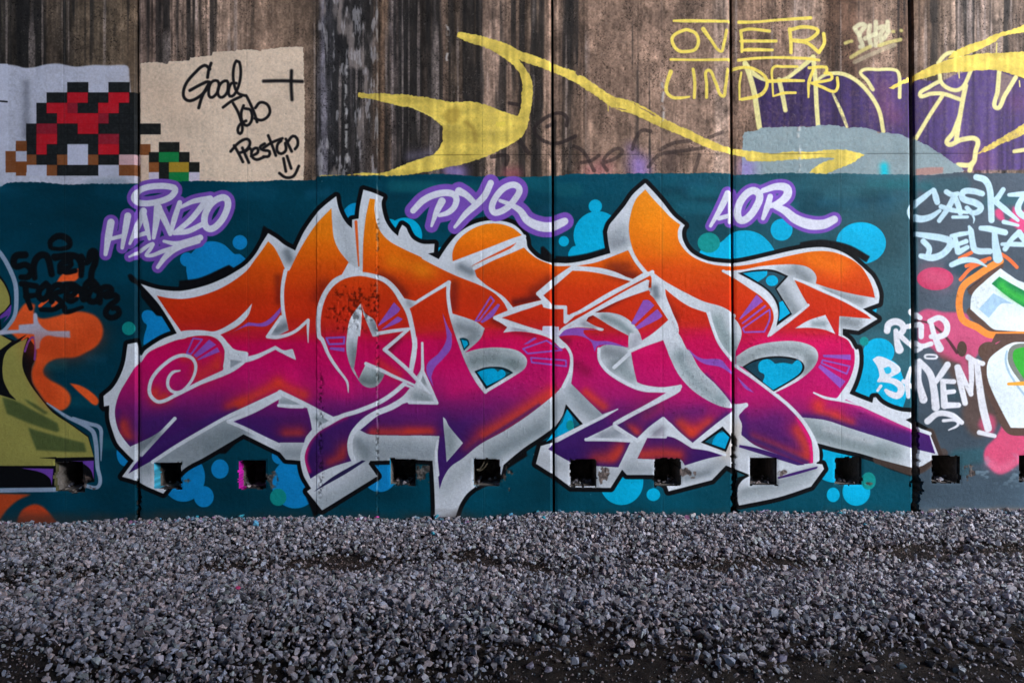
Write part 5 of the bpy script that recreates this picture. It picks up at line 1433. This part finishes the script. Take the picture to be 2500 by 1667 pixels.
def sub_mesh(name, F, parent, extraV=None, extraUV=None, extraF=None, extraM=None, mats=None):
    u, inv = np.unique(F.ravel(), return_inverse=True)
    V = WV[u]
    UV = UVv[u]
    Fn = inv.reshape(-1, 4)
    mi = np.zeros(len(Fn), np.int32)
    if extraF is not None and len(extraF):
        Fn = np.vstack([Fn, extraF + len(V)])
        V = np.vstack([V, extraV])
        UV = np.vstack([UV, extraUV])
        mi = np.concatenate([mi, extraM])
    return mesh_np(name, V, Fn, mats or [M_PAINT, M_RAW], parent, uv=UV[Fn.ravel()], mi=mi)

# side faces of joints and holes: one strip of paint, then raw concrete further in
side = {}
def add_sides(a, b_, nrm_in, own, dep):
    """a, b_: vertex ids of the edge (arrays)"""
    for key in np.unique(own):
        s = own == key
        side.setdefault(int(key), []).append((a[s], b_[s], dep))
panel_key = -1 - panel
for axis in (0, 1):
    if axis == 1:
        s0, s1 = solid[:, :-1], solid[:, 1:]
        h0, h1 = holeid[:, :-1], holeid[:, 1:]
        p0, p1 = panel_key[:, :-1], panel_key[:, 1:]
        e = s0 != s1
        r, c = np.nonzero(e)
        up, dn = vid[r, c + 1], vid[r + 1, c + 1]
        lit = s0[r, c]                      # the solid cell lies to the left
        A = np.where(lit, dn, up)
        B_ = np.where(lit, up, dn)
    else:
        s0, s1 = solid[:-1], solid[1:]
        h0, h1 = holeid[:-1], holeid[1:]
        p0, p1 = panel_key[:-1], panel_key[1:]
        e = s0 != s1
        r, c = np.nonzero(e)
        lf, rt = vid[r + 1, c], vid[r + 1, c + 1]
        lit = s0[r, c]                      # the solid cell lies above
        A = np.where(lit, lf, rt)
        B_ = np.where(lit, rt, lf)
    hid = np.maximum(h0[r, c], h1[r, c])
    pk = np.where(s0[r, c], p0[r, c], p1[r, c])
    own = np.where(hid >= 0, 1000 + hid, pk)
    add_sides(A, B_, None, own, 0)

def side_geo(key, d1, d2):
    Vs, Us, Fs, Ms = [], [], [], []
    off = 0
    for a, b_, _ in side.get(key, []):
        n = len(a)
        P0, P1 = WV[a], WV[b_]
        um = (UVv[a] + UVv[b_]) / 2
        if key >= 1000:                     # take the colour from just inside the hole
            hx0, ht, hx1, hu = HOLES[key - 1000]
            ux = np.clip(um[:, 0] * CW + CX0, hx0 + 3, hx1 - 3)
            uy = np.clip((1 - um[:, 1]) * CH + CY0, ht + 3, hu - 3)
            um = np.stack([(ux - CX0) / CW, 1 - (uy - CY0) / CH], -1)
        V = np.concatenate([P0, P1, P1 + (0, d1, 0), P0 + (0, d1, 0), P1 + (0, d2, 0), P0 + (0, d2, 0)])
        i = np.arange(n)
        Fs.append(np.concatenate([np.stack([i, i + n, i + 2 * n, i + 3 * n], 1), np.stack([i + 3 * n, i + 2 * n, i + 4 * n, i + 5 * n], 1)]) + off)
        Ms.append(np.concatenate([np.zeros(n), np.ones(n)]))
        Us.append(np.concatenate([um] * 6))
        Vs.append(V)
        off += len(V)
    if not Vs:
        return None
    return np.concatenate(Vs), np.concatenate(Us), np.concatenate(Fs), np.concatenate(Ms).astype(np.int32)

for key in np.unique(owner[solid]):
    F = Q[solid & (owner == key)]
    if key < 0:
        g = side_geo(int(key), .03, .16)
        o = sub_mesh('wall_panel', F, wall, *(g if g else ()))
        if key == -3:
            o['label'] = 'narrow strip of dark patched rough concrete'
    else:
        nm, lb = PARTS[key]
        if len(F) < 12:
            key2 = -1
        o = sub_mesh(nm, F, wall)
        if lb:
            o['label'] = lb
for q, (a, t, b_, u) in enumerate(HOLES):
    V, UV, F, Mi = side_geo(1000 + q, (.09 if q in (1, 2) else .035), .34)
    o = mesh_np('weep_hole', V, F, [M_PAINT, M_RAW], wall, uv=UV[F.ravel()], mi=Mi)
    x0, x1, z0, z1 = wx(a - 8), wx(b_ + 8), wz(u + 8), wz(t - 8)
    k = 7
    gx, gz = np.meshgrid(np.linspace(x0, x1, k), np.linspace(z0, z1, k))
    gy = .30 + np.random.default_rng(q).random((k, k)) * .06
    vv = np.arange(k * k).reshape(k, k)
    mesh_np('hole_back', np.stack([gx, gy, gz], -1).reshape(-1, 3), np.stack([vv[:-1, :-1], vv[:-1, 1:], vv[1:, 1:], vv[1:, :-1]], -1).reshape(-1, 4), M_RAW, o)
# what stands behind the panels, seen through the open joints
bk = box('wall_backing', wx(-240), .37, wz(1320), wx(2740), .6, DECK_Z - .01, M_RAW, wall)
for (j, w) in JOINTS:
    xm = wx(sum(j) / 2)
    box('joint_filler', xm - .05, .155, wz(1318), xm + .05, .2, wz(-400), M_RAW, wall)
# the wall goes on above and to both sides of the painted run
for (x0, x1, z0, z1) in ((wx(2740) + .003, 16, -.2, DECK_Z), (-30, wx(-240) - .003, -.2, DECK_Z)):
    box('wall_panel', x0, .004, z0, x1, .36, z1, M_BARE, wall)
box('wall_panel', wx(-240), .004, wz(-400) + .003, wx(2740), .36, DECK_Z - .02, M_BARE, wall)

# ---------------------------------------------------------------- ground
g2 = np.random.default_rng(21)
def gz(x, y):
    """ground height: rises a little to the right along the wall, low trough at the mud in front"""
    x = np.asarray(x, float)
    y = np.asarray(y, float)
    base = .012 * np.clip(x, -6, 6) * np.clip(1 + y / 6, 0, 1)
    bank = (.028 + .010 * np.sin(x * 2.9 + .5) + .008 * np.sin(x * 8.1)) * np.exp(-((y + .2) / .3) ** 2) - .03 * np.exp(-((y + 1.05) / .35) ** 2) + .03 * np.exp(-((y + 1.7) / .4) ** 2)
    mud = -.07 / (1 + np.exp((y + 2.15 + .06 * np.sin(x * 2.1) - .02 * x) / .07))
    rip = .012 * np.sin(x * 3.1 + y * 2) * np.cos(y * 4.3 - x) + .006 * np.sin(x * 9 + 1) * np.sin(y * 11)
    return base + bank + mud + rip - .05
gxs = np.concatenate([[-300, -60, -20, -9], np.arange(-6, 6.01, .04), [9, 20, 60, 300]])
gys = np.concatenate([[-300, -60, -20, -9, -6], np.arange(-4.4, .13, .04)])
X, Y_ = np.meshgrid(gxs, gys)
Z = gz(X, np.clip(Y_, -5, .2)) + (g2.random(X.shape) - .5) * .008
vv = np.arange(X.size).reshape(X.shape)
gr = mesh_np('ground', np.stack([X, Y_, Z], -1).reshape(-1, 3), np.stack([vv[:-1, :-1], vv[:-1, 1:], vv[1:, 1:], vv[1:, :-1]], -1).reshape(-1, 4), M_DIRT, smooth=True)
tag(gr, kind='structure')

# ---------------------------------------------------------------- stones
def stone_template(seed, npts=13):
    r = random.Random(seed)
    bm = bmesh.new()
    fl = r.uniform(.45, .8)
    el = r.uniform(.65, 1)
    for _ in range(npts):
        v = Vector((r.gauss(0, 1), r.gauss(0, 1), r.gauss(0, 1))).normalized() * r.uniform(.82, 1.05)
        bm.verts.new((v.x, v.y * el, v.z * fl))
    bmesh.ops.convex_hull(bm, input=bm.verts[:])
    for v in [v for v in bm.verts if not v.link_faces]:
        bm.verts.remove(v)
    bmesh.ops.triangulate(bm, faces=bm.faces[:])
    bm.verts.index_update()
    V = np.array([v.co[:] for v in bm.verts], np.float32)
    F = np.array([[v.index for v in f.verts] for f in bm.faces], np.int32)
    bm.free()
    return V, F
TEMPL = [stone_template(s, 9 + s % 4) for s in range(36)]
SMALL = [stone_template(100 + s, 8) for s in range(10)]

def tint(n, r):
    k = r.random(n)
    v = np.clip(r.normal(.265, .105, n), .06, .55)[:, None]
    c = np.where(k[:, None] < .5, np.array([[1, .97, .99]]), np.where(k[:, None] < .72, np.array([[1.12, .96, .90]]), np.where(k[:, None] < .9, np.array([[.90, .98, 1.08]]), np.array([[.92, 1.02, .95]]))))
    return v * c * np.array([.985, .965, 1.05])

def rots(n, r, tilt):
    az = r.uniform(0, 2 * np.pi, n)
    ax = r.normal(0, tilt, n)
    ay = r.normal(0, tilt, n)
    ca, sa, cx, sx, cy, sy = np.cos(az), np.sin(az), np.cos(ax), np.sin(ax), np.cos(ay), np.sin(ay)
    o, z = np.ones(n), np.zeros(n)
    Rz = np.stack([ca, -sa, z, sa, ca, z, z, z, o], -1).reshape(n, 3, 3)
    Rx = np.stack([o, z, z, z, cx, -sx, z, sx, cx], -1).reshape(n, 3, 3)
    Ry = np.stack([cy, z, sy, z, o, z, -sy, z, cy], -1).reshape(n, 3, 3)
    return Ry @ Rx @ Rz

def scatter(P, S, T, templ, r, tilt=.5):
    Vs, Fs, Cs = [], [], []
    off = 0
    Rm = rots(len(P), r, tilt)
    which = r.integers(0, len(templ), len(P))
    for t, (V, F) in enumerate(templ):
        s = np.nonzero(which == t)[0]
        if not len(s):
            continue
        W = np.einsum('nij,vj->nvi', Rm[s], V) * S[s, None, None] + P[s, None, :]
        m = len(V)
        Vs.append(W.reshape(-1, 3))
        Fs.append((F[None] + (np.arange(len(s)) * m)[:, None, None] + off).reshape(-1, 3))
        Cs.append(np.repeat(T[s], m, 0))
        off += len(s) * m
    V, F, Cc = np.concatenate(Vs), np.concatenate(Fs), np.concatenate(Cs)
    return V, F, np.concatenate([Cc, np.ones((len(Cc), 1))], 1)

def mud_line(x):
    """y of the edge between the gravel bank and the mud"""
    return -2.20 + .12 * np.sin(x * 2.3 + 1) + .08 * np.sin(x * 5.1) + .03 * np.sin(x * 11.3) + np.where(x > .3, .15 * np.clip(x - .3, 0, 2), 0)

r = np.random.default_rng(5)
def lay(n, x0, x1, y0, y1, smin, smax, lift, keep):
    x = r.uniform(x0, x1, n)
    y = r.uniform(y0, y1, n)
    k = keep(x, y)
    x, y = x[k], y[k]
    s = smin + (smax - smin) * r.beta(1.3, 3.4, len(x))
    z = gz(x, y) + r.uniform(0, lift, len(x)) + s * .15
    return np.stack([x, y, z], -1), s

def bare(x, y):
    """dirt patches in the trough half a metre out from the wall foot"""
    c = 1.15 * np.exp(-((y + .92 + .10 * np.sin(x * 1.7)) / .20) ** 2)
    m = np.clip(.50 + .5 * np.sin(x * 2.4 + 2.1 * np.sin(x * .9)) * np.cos(x * 1.1 + y * 5) + .25 * np.sin(x * 7.3 + 3 * np.sin(y * 6)), 0, 1)
    return np.clip(c * (.15 + .95 * m), 0, 1)
def k_main(x, y):
    e = (y - mud_line(x) + .06) / .36
    return (r.random(len(x)) < np.clip(e + .1, .0, 1)) & (r.random(len(x)) > bare(x, y) * .97)
Ps, Ss = [], []
for n, a, b_, smin, smax, lift in ((114000, -5.0, 5.0, .0075, .034, .05),):
    p, s = lay(n, a, b_, -2.75, -.004, smin, smax, lift, k_main)
    Ps.append(p)
    Ss.append(s)
p, s = lay(520, -4.2, 4.2, -2.4, -.03, .022, .036, .03, lambda x, y: (r.random(len(x)) < np.clip((y - mud_line(x)) / .1 + .6, .1, 1)) & (r.random(len(x)) > bare(x, y)))
Ps.append(p)
Ss.append(s)
p, s = lay(9000, -3.5, 3.5, -3.0, -1.9, .003, .012, .003, lambda x, y: y < mud_line(x) + .15)
Ps.append(p)
Ss.append(s)
p, s = lay(5600, -5, 5, -3.4, -2.0, .008, .030, .006, lambda x, y: (y < mud_line(x) + .1) & (r.random(len(x)) < .22 + .5 * np.clip((y - mud_line(x) + .35) / .35, 0, 1)))
Ps.append(p)
Ss.append(s)
P, S = np.concatenate(Ps), np.concatenate(Ss)
P[:, 1] = np.minimum(P[:, 1], -S * .75)
T = tint(len(P), r)
# stones right at the wall foot caught some of the paint
near = (P[:, 1] > -.16) & (r.random(len(P)) < .16)
cols_ = np.array([(.03, .20, .30), (.05, .28, .40), (.30, .06, .22), (.20, .14, .34), (.26, .34, .40)])
T[near] = T[near] * .45 + cols_[r.integers(0, 5, near.sum())] * .55
V, F, Cc = scatter(P, S, T, TEMPL, r, .8)
gv = mesh_np('gravel', V, F, M_STONE, col=Cc)
tag(gv, 'bank of grey crushed stone at the foot of the wall', 'gravel', kind='stuff')
# fines between the stones
p, s = lay(60000, -4.2, 4.2, -3.0, -.01, .003, .0095, .014, lambda x, y: r.random(len(x)) < np.clip(bare(x, y) * 1.4 + .12 + .25 * (y < mud_line(x)), 0, 1))
V, F, Cc = scatter(p, s, tint(len(p), r) * np.array([.80, .64, .54]), SMALL, r, .8)
fn = mesh_np('grit', V, F, M_STONE, col=Cc)
tag(fn, 'brown grit and fine chippings between the stones', 'grit', kind='stuff')
# rubble lying in the weep holes
pp, ss = [], []
for (a, t, b_, u) in HOLES:
    m = 16
    x = r.uniform(wx(a + 4), wx(b_ - 4), m)
    y = r.uniform(.03, .27, m)
    pp.append(np.stack([x, y, np.full(m, wz(u)) + .008 + r.uniform(0, .03, m) * (y / .3)], -1))
    ss.append(r.uniform(.009, .022, m))
pp, ss = np.concatenate(pp), np.concatenate(ss)
V, F, Cc = scatter(pp, ss, tint(len(pp), r) * 1.1, TEMPL, r, .6)
rb = mesh_np('rubble', V, F, M_STONE, col=Cc)
tag(rb, 'small rubble lying in the square holes of the wall', 'rubble', kind='stuff')

# single stones one can pick out
def single(name, px, py, size, label, cat, group, col, seed, wet=False):
    dist = 1667 * (cam.location.z + .06) / (py - 833.5)
    x = (px - 1250) / 1667 * dist
    y = dist - 5.0
    for _ in range(3):
        z = float(gz(x, y))
        dist = 1667 * (cam.location.z - z) / (py - 833.5)
        x = (px - 1250) / 1667 * dist
        y = dist - 5.0
    rad = size / 2 / 1667 * dist
    y = min(y, -rad - .004)
    V, F = stone_template(500 + seed, 16)
    rr_ = np.random.default_rng(seed)
    V = V @ rots(1, rr_, .35)[0].T * rad
    o = mesh_np(name, V, F, M_WETST if wet else M_STONE, col=np.tile(np.array([[*col, 1.]]), (len(V), 1)))
    o.location = (x, y, float(gz(x, y)) + rad * (.30 if py > 1540 else .75) + (0 if py > 1540 else .042))
    return tag(o, label, cat, group)
WETG = 'stones scattered over the wet mud'
LOOSE = [(830, 1640, 24), (955, 1648, 22), (1075, 1655, 26), (1142, 1628, 28), (1190, 1612, 22), (1262, 1612, 26), (1293, 1634, 28), (1340, 1645, 26), (1385, 1618, 22), (1520, 1620, 20), (1650, 1640, 24),
         (1700, 1612, 26), (1745, 1655, 22), (1825, 1618, 30), (1860, 1648, 26), (1905, 1610, 36), (1912, 1642, 28), (1970, 1598, 30)]
ORD = ['leftmost', 'second', 'third', 'fourth', 'fifth', 'sixth', 'seventh', 'eighth', 'ninth', 'tenth', 'eleventh', 'twelfth', 'thirteenth', 'fourteenth', 'fifteenth', 'sixteenth', 'seventeenth', 'rightmost']
for i, (px_, py_, sz) in enumerate(LOOSE):
    lb = ORD[i] + (' loose grey stone on the front mud' if i in (0, 17) else ' loose grey stone from the left on the front mud')
    single('loose_stone', px_, py_, sz, lb, 'stone', WETG, (.22 + .04 * (i % 3), .21 + .03 * (i % 3), .23 + .02 * (i % 4)), i)
for i, (px_, py_, sz, lb) in enumerate([(2120, 1640, 38, 'largest brownish stone half sunk in the wet mud'), (2200, 1630, 26, 'small bluish wet stone beside the large half sunk stone'), (2275, 1625, 36, 'long dark wet stone at the edge of the puddle'),
                                        (2340, 1640, 34, 'flat dark stone standing in the puddle water'), (2010, 1540, 30, 'pale pointed stone at the lower edge of the gravel bank')]):
    single('wet_stone', px_, py_, sz, lb, 'stone', None, [(.16, .13, .12), (.14, .20, .25), (.08, .08, .085), (.07, .07, .075), (.3, .28, .29)][i], 60 + i, wet=i < 4)
PG = 'stones splashed with blue paint along the wall'
BLUE = [(394, 1283, 12, 'blue splashed stone below the second square hole'), (505, 1272, 12, 'blue splashed stone at the wall foot left of the third square hole'), (612, 1270, 18, 'large blue splashed stone touching the wall under the third square hole'),
        (622, 1300, 22, 'bright cyan stone a step out from the wall under the third square hole'), (1072, 1265, 18, 'blue splashed stone right under the white tail of the B'), (1058, 1322, 13, 'cyan stone out in the gravel in front of the white tail of the B'),
        (1247, 1266, 13, 'blue splashed stone at the wall foot between the fifth and sixth square holes'), (1312, 1264, 12, 'blue splashed stone at the wall foot just left of the centre joint'), (1327, 1282, 12, 'blue splashed stone a little out from the wall just left of the centre joint'),
        (1365, 1266, 12, 'blue splashed stone at the wall foot just right of the centre joint'), (1948, 1260, 12, 'blue splashed stone at the wall foot under the end of the R'), (2050, 1272, 14, 'blue splashed stone below the two lowest cyan bubbles'),
        (2110, 1282, 13, 'blue splashed stone nearest the wall right of the lowest cyan bubbles'), (2112, 1298, 12, 'blue splashed stone furthest from the wall right of the lowest cyan bubbles')]
for i, (px_, py_, sz, lb) in enumerate(BLUE):
    single('painted_stone', px_, py_, sz, lb, 'stone', PG, (.03, .32, .42) if i % 3 else (.10, .36, .55), 90 + i)
single('painted_stone', 580, 1462, 18, 'single pink painted stone in the grey gravel', 'stone', None, (.5, .05, .16), 120)
single('painted_stone', 935, 1263, 15, 'single magenta painted stone against the wall foot', 'stone', None, (.45, .05, .25), 121)

# ---------------------------------------------------------------- puddle
a = np.linspace(0, 2 * np.pi, 72, endpoint=False)
pr = 1 + .16 * np.sin(3 * a + 1) + .10 * np.sin(5 * a) + .06 * np.sin(9 * a + 2)
pxs = 1.75 + 1.15 * np.cos(a) * pr
pys = -2.62 + .38 * np.sin(a) * pr
zw = float(np.mean(gz(pxs, pys))) + .004
bm = bmesh.new()
f = bm.faces.new([bm.verts.new((x, y, zw)) for x, y in zip(pxs, pys)])
bmesh.ops.triangulate(bm, faces=[f])
me = bpy.data.meshes.new('puddle')
bm.to_mesh(me)
bm.free()
me.materials.append(M_WATER)
pd = bpy.data.objects.new('puddle', me)
C.objects.link(pd)
tag(pd, kind='structure')

# a dry straw caught in one of the holes
cu = bpy.data.curves.new('straw', 'CURVE')
cu.dimensions = '3D'
cu.bevel_depth = .0016
cu.bevel_resolution = 1
for pts in ([(1163, 1148), (1172, 1146), (1178, 1138), (1184, 1124)], [(1165, 1150), (1174, 1150), (1184, 1142), (1192, 1128)]):
    sp = cu.splines.new('POLY')
    sp.points.add(len(pts) - 1)
    for q, (x, y) in zip(sp.points, pts):
        q.co = (wx(x), .03 + .02 * (1150 - y) / 20, wz(y), 1)
co = bpy.data.objects.new('straw', cu)
dg = bpy.context.evaluated_depsgraph_get()
C.objects.link(co)
dg.update()
me = bpy.data.meshes.new_from_object(co.evaluated_get(bpy.context.evaluated_depsgraph_get()))
bpy.data.objects.remove(co)
me.materials.clear()
me.materials.append(M_TWIG)
tw = bpy.data.objects.new('straw', me)
C.objects.link(tw)
tag(tw, 'pale dry straw hanging in a square wall hole below the letter B', 'straw')
